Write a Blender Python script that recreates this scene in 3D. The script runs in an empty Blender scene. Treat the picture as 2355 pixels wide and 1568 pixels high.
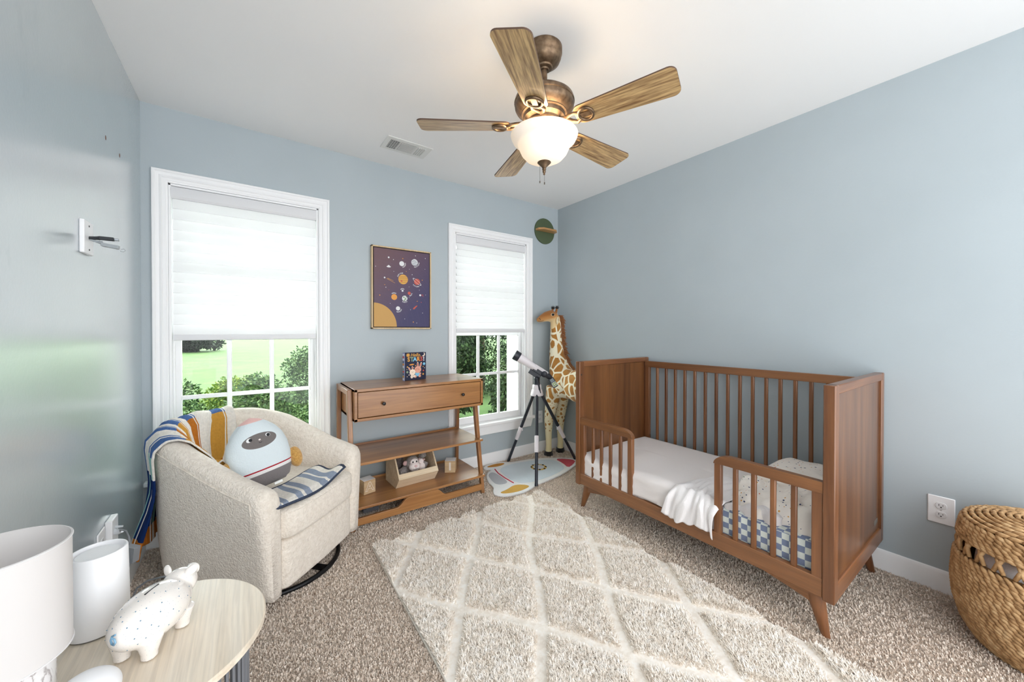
import bpy, bmesh, math, random
import numpy as np
from mathutils import Vector, Matrix, Euler

# ------------------------------------------------------------------ camera, world, sun, exposure
SC = bpy.context.scene
COL = SC.collection
cam_d = bpy.data.cameras.new('camera'); cam = bpy.data.objects.new('camera', cam_d); COL.objects.link(cam)
cam_d.sensor_width = 36.0
cam_d.lens = 842.6 / 2355 * 36.0
cam_d.shift_y = -17.0 / 2355
cam_d.clip_start = 0.02
cam.location = (0, 0, 1.198)
cam.rotation_euler = (math.radians(90 - 0.45), 0, -math.radians(35.66))
SC.camera = cam
SC.view_settings.view_transform = 'Standard'
SC.view_settings.look = 'None'
SC.view_settings.gamma = 1
SC.view_settings.use_curve_mapping = False
SC.view_settings.exposure = 1.28
SC.cycles.use_denoising = True
SC.cycles.max_bounces = 10
SC.cycles.diffuse_bounces = 6
SC.cycles.sample_clamp_indirect = 6.0
SKY_BASE, SKY_GARDEN = 1.75, 6.0
W = bpy.data.worlds.new('world'); SC.world = W; W.use_nodes = True
bg = W.node_tree.nodes['Background']
bg.inputs[0].default_value = (0.95, 0.975, 1.0, 1)
# overcast sky, brightest on the garden side of the house
_n = W.node_tree.nodes; _l = W.node_tree.links
_tc = _n.new('ShaderNodeTexCoord'); _sx = _n.new('ShaderNodeSeparateXYZ'); _l.new(_tc.outputs['Generated'], _sx.inputs[0])
def _mr(o, a, b, c, d):
    m = _n.new('ShaderNodeMapRange'); m.interpolation_type = 'SMOOTHSTEP'
    for i, q in enumerate((a, b, c, d)): m.inputs[i + 1].default_value = q
    _l.new(o, m.inputs[0]); return m.outputs[0]
_m = _n.new('ShaderNodeMath'); _m.operation = 'MULTIPLY'; _l.new(_mr(_sx.outputs[1], -.1, .5, 0, 1), _m.inputs[0]); _l.new(_mr(_sx.outputs[2], -.05, .25, 0, SKY_GARDEN), _m.inputs[1])
_a = _n.new('ShaderNodeMath'); _a.operation = 'ADD'; _a.inputs[1].default_value = SKY_BASE; _l.new(_m.outputs[0], _a.inputs[0]); _l.new(_a.outputs[0], bg.inputs[1])
sun_d = bpy.data.lights.new('sun', 'SUN'); sun_d.energy = 1.6; sun_d.angle = math.radians(3); sun_d.color = (1, .96, .88)
sun = bpy.data.objects.new('sun', sun_d); COL.objects.link(sun)
sun.rotation_euler = Vector((-1, 0.05, -1)).to_track_quat('-Z', 'Y').to_euler()

R = math.radians
rnd = random.Random(7)
nr = np.random.default_rng(7)

# ------------------------------------------------------------------ materials
def S(r, g, b):
    f = lambda c: (c / 255 / 12.92) if c / 255 <= .04045 else ((c / 255 + .055) / 1.055) ** 2.4
    return (f(r), f(g), f(b), 1)

class NT:
    def __init__(s, name):
        s.m = bpy.data.materials.new(name); s.m.use_nodes = True
        s.t = s.m.node_tree; s.n = s.t.nodes; s.b = s.n['Principled BSDF']; s.out = s.n['Material Output']
    def new(s, typ, **k):
        n = s.n.new(typ)
        for a, v in k.items():
            if a in n.inputs: n.inputs[a].default_value = v
            else: setattr(n, a, v)
        return n
    def ln(s, a, b): s.t.links.new(a, b)
    def coord(s, scale=(1, 1, 1), rot=(0, 0, 0), kind='Object'):
        c = s.new('ShaderNodeTexCoord'); mp = s.new('ShaderNodeMapping')
        mp.inputs['Scale'].default_value = scale; mp.inputs['Rotation'].default_value = rot
        s.ln(c.outputs[kind], mp.inputs[0]); return mp.outputs[0]
    def noise(s, vec, scale, detail=4, rough=.5, dist=0):
        n = s.new('ShaderNodeTexNoise'); n.inputs['Scale'].default_value = scale; n.inputs['Detail'].default_value = detail
        n.inputs['Roughness'].default_value = rough; n.inputs['Distortion'].default_value = dist
        s.ln(vec, n.inputs['Vector']); return n.outputs[0]
    def ramp(s, fac, stops, interp='LINEAR'):
        r = s.new('ShaderNodeValToRGB'); r.color_ramp.interpolation = interp
        e = r.color_ramp.elements
        while len(e) < len(stops): e.new(.5)
        for i, (p, c) in enumerate(stops): e[i].position = p; e[i].color = c
        s.ln(fac, r.inputs[0]); return r.outputs[0]
    def bump(s, h, strength, dist=.01):
        b = s.new('ShaderNodeBump'); b.inputs['Strength'].default_value = strength; b.inputs['Distance'].default_value = dist
        s.ln(h, b.inputs['Height']); s.ln(b.outputs[0], s.b.inputs['Normal']); return b
    def math(s, op, a, b=None):
        n = s.new('ShaderNodeMath'); n.operation = op
        for i, v in enumerate((a, b)):
            if v is None: continue
            if isinstance(v, (int, float)): n.inputs[i].default_value = v
            else: s.ln(v, n.inputs[i])
        return n.outputs[0]
    def mix(s, fac, a, b):
        n = s.new('ShaderNodeMix'); n.data_type = 'RGBA'
        if isinstance(fac, (int, float)): n.inputs[0].default_value = fac
        else: s.ln(fac, n.inputs[0])
        for i, v in ((6, a), (7, b)):
            if isinstance(v, tuple): n.inputs[i].default_value = v
            else: s.ln(v, n.inputs[i])
        return n.outputs[2]
    def base(s, o): s.ln(o, s.b.inputs['Base Color'])

MATS = {}
def plain(name, col, rough=.5, metal=0, spec=.5, bump=0, bscale=60, var=0, coat=0, emis=0):
    if name in MATS: return MATS[name]
    t = NT(name); t.b.inputs['Base Color'].default_value = col
    t.b.inputs['Roughness'].default_value = rough; t.b.inputs['Metallic'].default_value = metal
    t.b.inputs['Specular IOR Level'].default_value = spec; t.b.inputs['Coat Weight'].default_value = coat
    v = t.coord()
    if bump: t.bump(t.noise(v, bscale, 5), bump)
    if var:
        n = t.noise(v, 6, 4)
        d = tuple(c * (1 - var) for c in col[:3]) + (1,)
        t.base(t.ramp(n, [(.3, d), (.7, col)]))
    if emis:
        t.b.inputs['Emission Color'].default_value = col; t.b.inputs['Emission Strength'].default_value = emis
    MATS[name] = t.m; return t.m

def wood(name, dark, light, axis='x', fine=1.0, rough=.38, coat=.15, contrast=(.3, .7), dist=.6):
    if name in MATS: return MATS[name]
    t = NT(name)
    sc = {'x': (.6, 9, 9), 'y': (9, .6, 9), 'z': (9, 9, .6)}[axis]
    v = t.coord(tuple(a * fine for a in sc))
    n1 = t.noise(v, 1.6, 6, .6, dist)
    sc2 = {'x': (2, 60, 60), 'y': (60, 2, 60), 'z': (60, 60, 2)}[axis]
    n2 = t.noise(t.coord(sc2), 2.0, 3, .6, .3)
    mid = tuple((a + b) / 2 for a, b in zip(dark, light))
    c1 = t.ramp(n1, [(contrast[0], dark), (.5, mid), (contrast[1], light)])
    g = t.ramp(n2, [(.35, (.72, .72, .72, 1)), (.6, (1, 1, 1, 1))])
    mx = t.new('ShaderNodeMix'); mx.data_type = 'RGBA'; mx.blend_type = 'MULTIPLY'; mx.inputs[0].default_value = .6
    t.ln(c1, mx.inputs[6]); t.ln(g, mx.inputs[7]); t.base(mx.outputs[2])
    t.b.inputs['Roughness'].default_value = rough; t.b.inputs['Coat Weight'].default_value = coat
    t.b.inputs['Coat Roughness'].default_value = .25
    t.bump(n2, .06, .002)
    MATS[name] = t.m; return t.m

# ------------------------------------------------------------------ mesh builder
class B:
    def __init__(s): s.v = []; s.f = []; s.m = []
    def add(s, vs, fs, mat=0, M=None):
        o = len(s.v)
        if M is not None: vs = [M @ Vector(p) for p in vs]
        s.v += [tuple(p) for p in vs]; s.f += [tuple(i + o for i in f) for f in fs]
        s.m += (mat if isinstance(mat, list) else [mat] * len(fs)); return s
    def box(s, x0, x1, y0, y1, z0, z1, mat=0, M=None):
        vs = [(x, y, z) for z in (z0, z1) for y in (y0, y1) for x in (x0, x1)]
        return s.add(vs, [(0, 2, 3, 1), (4, 5, 7, 6), (0, 1, 5, 4), (2, 6, 7, 3), (0, 4, 6, 2), (1, 3, 7, 5)], mat, M)
    def loft(s, rings, mat=0, closed=True, caps=True, M=None):
        n = len(rings[0]); vs = [p for r in rings for p in r]; fs = []
        for i in range(len(rings) - 1):
            for j in range(n if closed else n - 1):
                k = (j + 1) % n
                fs.append((i * n + j, i * n + k, (i + 1) * n + k, (i + 1) * n + j))
        if caps and closed:
            fs.append(tuple(range(n - 1, -1, -1))); fs.append(tuple((len(rings) - 1) * n + j for j in range(n)))
        return s.add(vs, fs, mat, M)
    def path(s, pts, rad, n=12, mat=0, M=None, squash=None):
        pts = [Vector(p) for p in pts]
        if not isinstance(rad, (list, tuple)): rad = [rad] * len(pts)
        rings = []; u = None
        for i, p in enumerate(pts):
            t = (pts[min(i + 1, len(pts) - 1)] - pts[max(i - 1, 0)]).normalized()
            if u is None:
                a = Vector((0, 0, 1)) if abs(t.z) < .9 else Vector((1, 0, 0)); u = (a - t * a.dot(t)).normalized()
            else: u = (u - t * u.dot(t)).normalized()
            w = t.cross(u); r = rad[i]
            rings.append([tuple(p + (u * math.cos(2 * math.pi * k / n) + w * math.sin(2 * math.pi * k / n)) * r) for k in range(n)])
        return s.loft(rings, mat, M=M)
    def lathe(s, prof, c=(0, 0, 0), n=32, mat=0, M=None, caps=True):
        rings = [[(c[0] + r * math.cos(2 * math.pi * k / n), c[1] + r * math.sin(2 * math.pi * k / n), c[2] + z) for k in range(n)] for r, z in prof]
        return s.loft(rings, mat, caps=caps, M=M)
    def prism(s, poly, h0, h1, plane='xy', mat=0, M=None):
        mp = {'xy': lambda a, b, h: (a, b, h), 'xz': lambda a, b, h: (a, h, b), 'yz': lambda a, b, h: (h, a, b)}[plane]
        n = len(poly); vs = [mp(a, b, h0) for a, b in poly] + [mp(a, b, h1) for a, b in poly]
        fs = [tuple(range(n - 1, -1, -1)), tuple(range(n, 2 * n))] + [(i, (i + 1) % n, n + (i + 1) % n, n + i) for i in range(n)]
        return s.add(vs, fs, mat, M)
    def sell(s, c, h, e=1.0, nu=32, nv=16, mat=0, M=None, e2=None, fn=None):
        e2 = e if e2 is None else e2
        sp = lambda x, p: math.copysign(abs(x) ** p, x)
        rings = []
        for i in range(nv + 1):
            ph = -math.pi / 2 + math.pi * i / nv
            ph = max(min(ph, math.pi / 2 - .02), -math.pi / 2 + .02)
            ring = []
            for j in range(nu):
                th = 2 * math.pi * j / nu
                p = [c[0] + h[0] * sp(math.cos(ph), e) * sp(math.cos(th), e2), c[1] + h[1] * sp(math.cos(ph), e) * sp(math.sin(th), e2), c[2] + h[2] * sp(math.sin(ph), e)]
                ring.append(fn(*p) if fn else tuple(p))
            rings.append(ring)
        return s.loft(rings, mat, M=M)
    def grid(s, fn, nu, nv, mat=0, matfn=None, wrap=False):
        vs = [tuple(fn(i / (nu - 1), j / (nv - 1))) for j in range(nv) for i in range(nu)]
        fs = []; ms = []
        for j in range(nv - 1):
            for i in range(nu - 1):
                fs.append((j * nu + i, j * nu + i + 1, (j + 1) * nu + i + 1, (j + 1) * nu + i))
                ms.append(matfn((i + .5) / (nu - 1), (j + .5) / (nv - 1)) if matfn else mat)
        return s.add(vs, fs, ms)
    def arr(s, V, F, mat=0):
        o = len(s.v); s.v += [tuple(p) for p in V.tolist()]; s.f += [tuple(q) for q in (F + o).tolist()]; s.m += [mat] * len(F); return s
    def build(s, name, mats, parent=None, smooth=True, ang=38, bevel=0, seg=2, solid=0, local=False, sub=0, remesh=0, sm=0, off=0):
        if not isinstance(mats, (list, tuple)): mats = [mats]
        me = bpy.data.meshes.new(name)
        me.from_pydata(s.v, [], s.f); me.update()
        if len(mats) > 1: me.polygons.foreach_set('material_index', s.m)
        for m in mats: me.materials.append(m)
        if not remesh:
            bm = bmesh.new(); bm.from_mesh(me); bmesh.ops.recalc_face_normals(bm, faces=bm.faces) if len(s.f) < 60000 else None; bm.to_mesh(me); bm.free()
        o = bpy.data.objects.new(name, me); COL.objects.link(o)
        if parent is not None:
            o.parent = parent
            if not local: me.transform(wm(parent).inverted())
        if smooth:
            me.polygons.foreach_set('use_smooth', [True] * len(me.polygons))
            if ang and not remesh: me.set_sharp_from_angle(angle=R(ang))
        if remesh:
            md = o.modifiers.new('remesh', 'REMESH'); md.mode = 'VOXEL'; md.voxel_size = remesh; md.use_smooth_shade = True
            md = o.modifiers.new('smooth', 'SMOOTH'); md.iterations = sm or 6; md.factor = .5
        if solid:
            md = o.modifiers.new('solid', 'SOLIDIFY'); md.thickness = solid; md.offset = off
        if bevel:
            md = o.modifiers.new('bevel', 'BEVEL'); md.width = bevel; md.segments = seg; md.limit_method = 'ANGLE'; md.angle_limit = R(40)
        if sub:
            md = o.modifiers.new('sub', 'SUBSURF'); md.levels = sub; md.render_levels = sub
        return o

def wm(o):
    M = o.matrix_basis.copy()
    return wm(o.parent) @ M if o.parent else M

def thing(name, label, cat, loc=(0, 0, 0), rz=0, group=None):
    o = bpy.data.objects.new(name, None); COL.objects.link(o); o.empty_display_size = .05
    o.matrix_basis = Matrix.Translation(loc) @ Matrix.Rotation(rz, 4, 'Z')
    o['label'] = label; o['category'] = cat
    if group: o['group'] = group
    return o
def tag(o, label, cat, group=None, kind=None):
    o['label'] = label; o['category'] = cat
    if group: o['group'] = group
    if kind: o['kind'] = kind
    return o
def recentre(o, p):      # move a single-mesh thing's origin to p (its world place stays)
    o.data.transform(Matrix.Translation(-Vector(p))); o.matrix_basis = Matrix.Translation(p); return o
def struct(o): o['kind'] = 'structure'; return o

def txt(b, s, size, M, depth=.001, mat=0, spacing=1.0, bold=0, shear=0):
    cu = bpy.data.curves.new('t', 'FONT'); cu.body = s; cu.size = size; cu.extrude = depth; cu.align_x = 'CENTER'; cu.align_y = 'CENTER'
    cu.space_character = spacing; cu.offset = bold; cu.shear = shear; cu.resolution_u = 3
    ob = bpy.data.objects.new('t', cu); me = bpy.data.meshes.new_from_object(ob)
    b.add([v.co[:] for v in me.vertices], [tuple(p.vertices) for p in me.polygons], mat, M)
    bpy.data.objects.remove(ob); bpy.data.meshes.remove(me); bpy.data.curves.remove(cu)

def disc(b, c, r, M, mat=0, n=20, h=0, ry=None):
    ry = ry or r
    vs = [(c[0] + r * math.cos(2 * math.pi * k / n), c[1] + ry * math.sin(2 * math.pi * k / n), h) for k in range(n)]
    b.add(vs, [tuple(range(n))], mat, M)

# fast big mesh of loose blades (carpet pile, shag, leaves): V (n,k,3), tris over k
def blades(name, V, F, mats, parent=None, midx=None, smooth=False):
    n, k, _ = V.shape; me = bpy.data.meshes.new(name)
    nf = F.shape[0]; tot = n * nf
    me.vertices.add(n * k); me.vertices.foreach_set('co', V.reshape(-1).astype(np.float32))
    idx = (F[None] + (np.arange(n) * k)[:, None, None]).reshape(-1).astype(np.int32)
    me.loops.add(len(idx)); me.loops.foreach_set('vertex_index', idx)
    me.polygons.add(tot); me.polygons.foreach_set('loop_start', np.arange(0, len(idx), 3, dtype=np.int32))
    try: me.polygons.foreach_set('loop_total', np.full(tot, 3, dtype=np.int32))
    except Exception: pass
    if midx is not None: me.polygons.foreach_set('material_index', np.repeat(midx, nf).astype(np.int32))
    me.update(calc_edges=True); me.validate()
    for m in (mats if isinstance(mats, (list, tuple)) else [mats]): me.materials.append(m)
    o = bpy.data.objects.new(name, me); COL.objects.link(o)
    if parent is not None: o.parent = parent; me.transform(wm(parent).inverted())
    return o

X0, X1, Y1, ZC = -.475, 2.582, 2.79, 2.44
YB = -1.2

# ------------------------------------------------------------------ room shell materials
def wall_mat(name, gloss, stain=0):
    t = NT(name); v = t.coord()
    base = S(177, 187, 192); d = S(173, 183, 188)
    c = t.ramp(t.noise(v, 2.2, 3), [(.3, d), (.7, base)])
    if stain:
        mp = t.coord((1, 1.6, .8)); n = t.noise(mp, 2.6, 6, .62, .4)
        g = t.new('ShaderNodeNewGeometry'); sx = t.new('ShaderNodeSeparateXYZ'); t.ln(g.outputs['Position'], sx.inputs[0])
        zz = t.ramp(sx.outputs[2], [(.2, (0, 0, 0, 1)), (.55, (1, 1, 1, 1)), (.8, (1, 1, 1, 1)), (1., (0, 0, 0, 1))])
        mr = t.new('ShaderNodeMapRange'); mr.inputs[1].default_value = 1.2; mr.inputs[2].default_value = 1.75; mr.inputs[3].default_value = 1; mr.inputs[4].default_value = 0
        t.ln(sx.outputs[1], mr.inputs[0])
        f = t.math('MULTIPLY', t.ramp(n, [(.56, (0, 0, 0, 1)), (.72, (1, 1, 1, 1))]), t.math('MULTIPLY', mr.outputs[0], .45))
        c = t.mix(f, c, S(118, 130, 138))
    t.base(c); t.b.inputs['Roughness'].default_value = gloss
    t.b.inputs['Specular IOR Level'].default_value = 1.0 if stain else .5
    if stain: t.b.inputs['Coat Weight'].default_value = 1; t.b.inputs['Coat Roughness'].default_value = .27; t.b.inputs['Coat IOR'].default_value = 1.75
    t.bump(t.noise(v, 90, 5, .6), .10, .004)
    return t.m
m_wall = wall_mat('wall_paint', .45); m_wall_l = wall_mat('wall_paint_left', .24, 1)
t = NT('ceiling_paint'); t.b.inputs['Base Color'].default_value = S(238, 238, 238); t.b.inputs['Roughness'].default_value = .8
t.bump(t.noise(t.coord(), 120, 4), .05, .003); m_ceil = t.m
m_trim = plain('white_trim_paint', S(244, 244, 245), .35)
m_white = plain('white_plastic', S(240, 240, 242), .4)
t = NT('carpet'); v = t.coord()
t.base(t.ramp(t.noise(v, 170, 3, .7), [(.32, S(176, 160, 146)), (.5, S(212, 198, 184)), (.7, S(232, 221, 209))]))
t.b.inputs['Roughness'].default_value = 1; t.b.inputs['Specular IOR Level'].default_value = .1
t.bump(t.noise(v, 150, 4, .7), 1.0, .012); m_carpet = t.m
def pile_mat(name, cols, sc=140):
    t = NT(name); t.base(t.ramp(t.noise(t.coord(), sc, 2, .7), [(.35, cols[0]), (.5, cols[1]), (.68, cols[2])]))
    c_ = t.b.inputs['Base Color'].links[0].from_socket
    d = t.new('ShaderNodeBsdfDiffuse'); tl = t.new('ShaderNodeBsdfTranslucent'); mx = t.new('ShaderNodeMixShader'); mx.inputs[0].default_value = .12
    t.ln(c_, d.inputs[0]); t.ln(c_, tl.inputs[0]); t.ln(d.outputs[0], mx.inputs[1]); t.ln(tl.outputs[0], mx.inputs[2]); t.ln(mx.outputs[0], t.out.inputs[0])
    return t.m
m_pile = pile_mat('carpet_yarn', (S(204, 187, 171), S(236, 222, 208), S(250, 241, 231)), 110)

# ------------------------------------------------------------------ room shell
struct(B().box(X0 - .1, X1 + .1, YB, Y1 + .1, -.12, 0).build('floor', m_carpet, smooth=False))
struct(B().box(X0 - .1, X1 + .1, YB, Y1 + .2, ZC, ZC + .1).build('ceiling', m_ceil, smooth=False))
struct(B().box(X1, X1 + .12, YB, Y1 + .2, 0, ZC).build('wall_right', m_wall, smooth=False))
wl = B().box(X0 - .12, X0, YB, Y1 + .2, 0, ZC)
wl = struct(wl.build('wall_left', m_wall_l, smooth=False))
hb = B()
for y, z in ((2.2, 1.99), (2.40, 1.995)):
    hb.sell((X0, y, z), (.0015, .006, .010), 1, 10, 6)
hb.build('nail_hole', plain('raw_plaster_brown', S(110, 80, 66), .9), wl)['label'] = 'small brown nail holes'
WIN = ((-.365, .385), (1.411, 2.168)); WZ0, WZ1 = .375, 2.025; YO = Y1 + .20
wb = B()
xs = [X0 - .1, WIN[0][0], WIN[0][1], WIN[1][0], WIN[1][1], X1 + .1]
wb.box(xs[0], xs[5], Y1, YO, WZ1, ZC); wb.box(xs[0], xs[5], Y1, YO, 0, WZ0)
for a, b_ in ((0, 1), (2, 3), (4, 5)): wb.box(xs[a], xs[b_], Y1, YO, WZ0, WZ1)
struct(wb.build('wall_back', m_wall, smooth=False))

def baseboard(name, p0, p1, nrm):
    prof = [(0, 0), (.014, 0), (.014, .075), (.011, .084), (.011, .088), (.006, .098), (0, .1)]
    d = (Vector(p1) - Vector(p0)); rings = []
    for e in (Vector(p0), Vector(p1)):
        rings.append([(e.x + nrm[0] * a, e.y + nrm[1] * a, z) for a, z in prof])
    b = B().loft(rings); struct(b.build(name, m_trim, ang=30))
baseboard('baseboard_back', (X0, Y1, 0), (X1, Y1, 0), (0, -1))
baseboard('baseboard_right', (X1, YB, 0), (X1, Y1, 0), (-1, 0))
baseboard('baseboard_left', (X0, YB, 0), (X0, Y1, 0), (1, 0))

# windows
t = NT('window_glass'); g = t.new('ShaderNodeBsdfGlossy'); g.inputs['Roughness'].default_value = .02
tr = t.new('ShaderNodeBsdfTransparent'); tr.inputs[0].default_value = (.80, .83, .80, 1)
fz = t.new('ShaderNodeFresnel'); fz.inputs[0].default_value = 1.3
mx = t.new('ShaderNodeMixShader'); t.ln(fz.outputs[0], mx.inputs[0]); t.ln(tr.outputs[0], mx.inputs[1]); t.ln(g.outputs[0], mx.inputs[2]); t.ln(mx.outputs[0], t.out.inputs[0]); m_glass = t.m
def window(i, x0, x1):
    w = bpy.data.objects.new('window_%d' % i, None); COL.objects.link(w); w['kind'] = 'structure'
    w.matrix_basis = Matrix.Translation(((x0 + x1) / 2, Y1, WZ0))
    cw = .066
    xo0, xo1, zo = x0 - cw, x1 + cw, WZ1 + cw      # moulded, mitred casing on three sides
    prof = [(0, 0), (0, .020), (.003, .023), (.012, .023), (.016, .019), (.024, .018), (.030, .016), (.036, .019), (.041, .019), (.045, .015), (.058, .014), (.062, .011), (cw, .010), (cw, 0)]
    b = B().loft([[(xo0 + a, Y1 - d, WZ0) for a, d in prof], [(xo0 + a, Y1 - d, zo - a) for a, d in prof], [(xo1 - a, Y1 - d, zo - a) for a, d in prof], [(xo1 - a, Y1 - d, WZ0) for a, d in prof]])
    b.build('casing', m_trim, w, ang=30)
    b = B()       # jamb lining
    b.box(x0, x0 + .012, Y1, YO + .05, WZ0, WZ1); b.box(x1 - .012, x1, Y1, YO + .05, WZ0, WZ1); b.box(x0, x1, Y1, YO + .05, WZ1 - .012, WZ1)
    b.box(x0 + .012, x0 + .022, Y1 + .03, Y1 + .045, WZ0, WZ1); b.box(x1 - .022, x1 - .012, Y1 + .03, Y1 + .045, WZ0, WZ1)
    b.box(x1 - .020, x1 - .014, Y1 + .038, Y1 + .05, .78, .85)
    b.build('jamb', m_trim, w, bevel=.002)
    b = B().box(x0 - cw - .035, x1 + cw + .035, Y1 - .045, YO + .04, .352, .3765)
    b.build('window_sill', m_trim, w, bevel=.005)
    b = B().prism([(x0 - cw - .005, .352), (x1 + cw + .005, .352), (x1 + cw - .02, .275), (x0 - cw + .02, .275)], Y1 - .022, Y1, 'xz')
    b.build('apron', m_trim, w, bevel=.003)
    # sashes: lower (inner) and upper (outer)
    for nm, yy, z0, z1 in (('lower_sash', Y1 + .06, .375, 1.20), ('upper_sash', Y1 + .095, 1.17, WZ1 - .012)):
        st = .045; gx0, gx1 = x0 + st, x1 - st; gz0, gz1 = z0 + .055, z1 - .045
        b = B(); yb = yy + .032
        b.box(x0 + .012, gx0, yy, yb, z0, z1); b.box(gx1, x1 - .012, yy, yb, z0, z1)
        b.box(gx0, gx1, yy, yb, z0, gz0); b.box(gx0, gx1, yy, yb, gz1, z1)
        s = b.build(nm, m_trim, w, bevel=.004)
        b = B(); p = (gx1 - gx0) / 3
        for k in (1, 2): b.box(gx0 + p * k - .0125, gx0 + p * k + .0125, yy + .008, yb - .006, gz0, gz1)
        zm = (gz0 + gz1) / 2 + .012
        b.box(gx0, gx1, yy + .010, yb - .008, zm - .012, zm + .012)
        b.build('muntin', m_trim, s, bevel=.003)
        B().box(gx0 - .004, gx1 + .004, yy + .015, yy + .018, gz0 - .004, gz1 + .004).build('pane', m_glass, s, smooth=False)
    b = B()       # outside frame, seen through the glass
    b.box(x1 - .030, x1 + .02, YO - .02, YO + .08, .33, WZ1); b.box(x0 - .02, x0 + .02, YO - .02, YO + .08, .33, WZ1)
    b.build('outer_frame', m_trim, w)
    return w
window(1, *WIN[0]); window(2, *WIN[1])

# roller shades with soft horizontal folds
t = NT('shade_fabric'); d = t.new('ShaderNodeBsdfDiffuse'); d.inputs[0].default_value = (.86, .86, .87, 1)
tl = t.new('ShaderNodeBsdfTranslucent'); tl.inputs[0].default_value = (.95, .95, .95, 1)
mx = t.new('ShaderNodeMixShader'); mx.inputs[0].default_value = .12
t.ln(d.outputs[0], mx.inputs[1]); t.ln(tl.outputs[0], mx.inputs[2]); t.ln(mx.outputs[0], t.out.inputs[0]); m_shade = t.m
def shade(x0, x1, zb, label):
    s = thing('window_shade', label, 'window shade', ((x0 + x1) / 2, Y1 + .02, WZ1 - .012), group='white folded shades in the two windows')
    b = B()
    pr = [(Y1 + .040, 2.01), (Y1 + .002, 2.01), (Y1 - .004, 2.0), (Y1 - .004, 1.955), (Y1 + .004, 1.945), (Y1 + .040, 1.945)]
    b.loft([[(x, y, z) for y, z in pr] for x in (x0 + .012, x1 - .012)]); b.build('valance', plain('valance_white', S(226, 226, 228), .5), s)
    n = 13; top = 1.95; h = (top - zb - .035) / n
    prof = []
    for k in range(n):
        zt = top - k * h
        for q in range(7):
            u = q / 6; prof.append((Y1 + .020 - .014 * u ** 1.3, zt - h * u))
        prof.append((Y1 + .012, zt - h - .0035)); prof.append((Y1 + .021, zt - h - .001))
    m = len(prof)
    vs = [(x, y, z) for x in (x0 + .018, x1 - .018) for y, z in prof]
    B().add(vs, [(i, i + 1, m + i + 1, m + i) for i in range(m - 1)]).build('fabric', m_shade, s, ang=25)
    zz = zb
    pr = [(Y1 + .022, zz + .036), (Y1 + .010, zz + .034), (Y1 + .006, zz + .018), (Y1 + .008, zz + .003), (Y1 + .014, zz), (Y1 + .022, zz + .003)]
    B().loft([[(x, y, z) for y, z in pr] for x in (x0 + .018, x1 - .018)]).build('bottom_rail', plain('valance_white', S(226, 226, 228), .5), s)
shade(*WIN[0], 1.142, 'white folded window shade in the left window, above the armchair')
shade(*WIN[1], 1.182, 'white folded window shade in the right window, behind the telescope')

# ------------------------------------------------------------------ outlets and plates
m_dark = plain('slot_dark', S(40, 40, 42), .6)
def outlet(c, face, label, grp, w=.078, h=.12, sock=True, rot=0):
    # face: rotation about z so that local -y looks into the room
    o = thing('wall_outlet', label, 'outlet', c, face, group=grp)
    def bl(b, *a, **k): return b.build(*a, parent=o, local=True, **k)
    b = B().box(-w / 2, w / 2, -.006, 0, -h / 2, h / 2); bl(b, 'cover_plate', m_white, bevel=.003)
    if sock:
        for s in (-1, 1):
            b = B(); pts = []
            for k in range(28):
                a = 2 * math.pi * k / 28; pts.append((.0172 * math.cos(a), max(-.0135, min(.0135, .0172 * math.sin(a))) + s * .0205))
            b.prism(pts, -.0085, -.005, 'xz'); bl(b, 'socket', plain('socket_white', S(228, 228, 230), .4), bevel=.0006)
            b = B()
            b.box(-.0075, -.0055, -.0089, -.008, s * .0205 - .001, s * .0205 + .007); b.box(.0050, .0068, -.0089, -.008, s * .0205, s * .0205 + .006)
            b.lathe([(.0026, 0), (.0026, .0009)], n=12, M=Matrix.Translation((0, -.008, s * .0205 - .0065)) @ Matrix.Rotation(R(90), 4, 'X'))
            bl(b, 'slot', m_dark)
        b = B().lathe([(.003, 0), (.0025, .0012)], n=12, M=Matrix.Translation((0, -.006, 0)) @ Matrix.Rotation(R(90), 4, 'X')); bl(b, 'screw', plain('screw', S(200, 200, 205), .3, .5))
    return o
outlet((X1, .213, .374), R(-90), 'white duplex wall outlet on the right wall between the crib and the basket', None, .083, .125)
outlet((2.335, Y1, .345), 0, 'white wall outlet low beside the right window, behind the telescope tripod', None)
o1 = outlet((X0, 2.085, .355), R(90), 'white outlet plate on the left wall, just above the white cylinder', None, .085, .13)
tag(recentre(B().box(X0, X0 + .022, 2.14, 2.225, .295, .428).build('outlet_box', m_white, bevel=.004), (X0, 2.18, .36)), 'raised white outlet box on the left wall holding the clear plug', 'outlet')

# cable plate on the left wall
pl = thing('cable_plate', 'thick white wall plate with cable ends high on the left wall', 'wall plate', (X0, 1.943, 1.528), R(90))
b = B().box(-.047, .047, -.013, 0, -.058, .058); b.build('plate', m_white, pl, local=True, bevel=.003)
for z in (-.042, .042): B().lathe([(.0035, 0), (.003, .0012)], n=10, M=Matrix.Translation((0.0, -.013, z)) @ Matrix.Rotation(R(90), 4, 'X')).build('screw', m_dark, pl, local=True)
b = B().path([(0, -.01, .0), (.001, -.03, .003), (.001, -.04, .004)], [.006, .006, .008], 12)
b.box(-.0085, .0085, -.075, -.038, -.002, .010); b.box(-.006, .006, -.088, -.075, 0, .007, mat=1)
b.build('cable_connector', [plain('black_rubber', S(38, 42, 46), .5), plain('connector_steel', S(150, 155, 160), .3, .7)], pl, local=True, bevel=.0015)['label'] = 'black cable connector'
b = B().path([(0, -.012, -.004), (0, -.03, -.009), (.001, -.045, -.013)], [.003, .004, .006], 10)
b.box(-.010, .010, -.090, -.045, -.006, .006, M=Matrix.Rotation(R(8), 4, 'X') @ Matrix.Translation((0, 0, -.012)))
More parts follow.
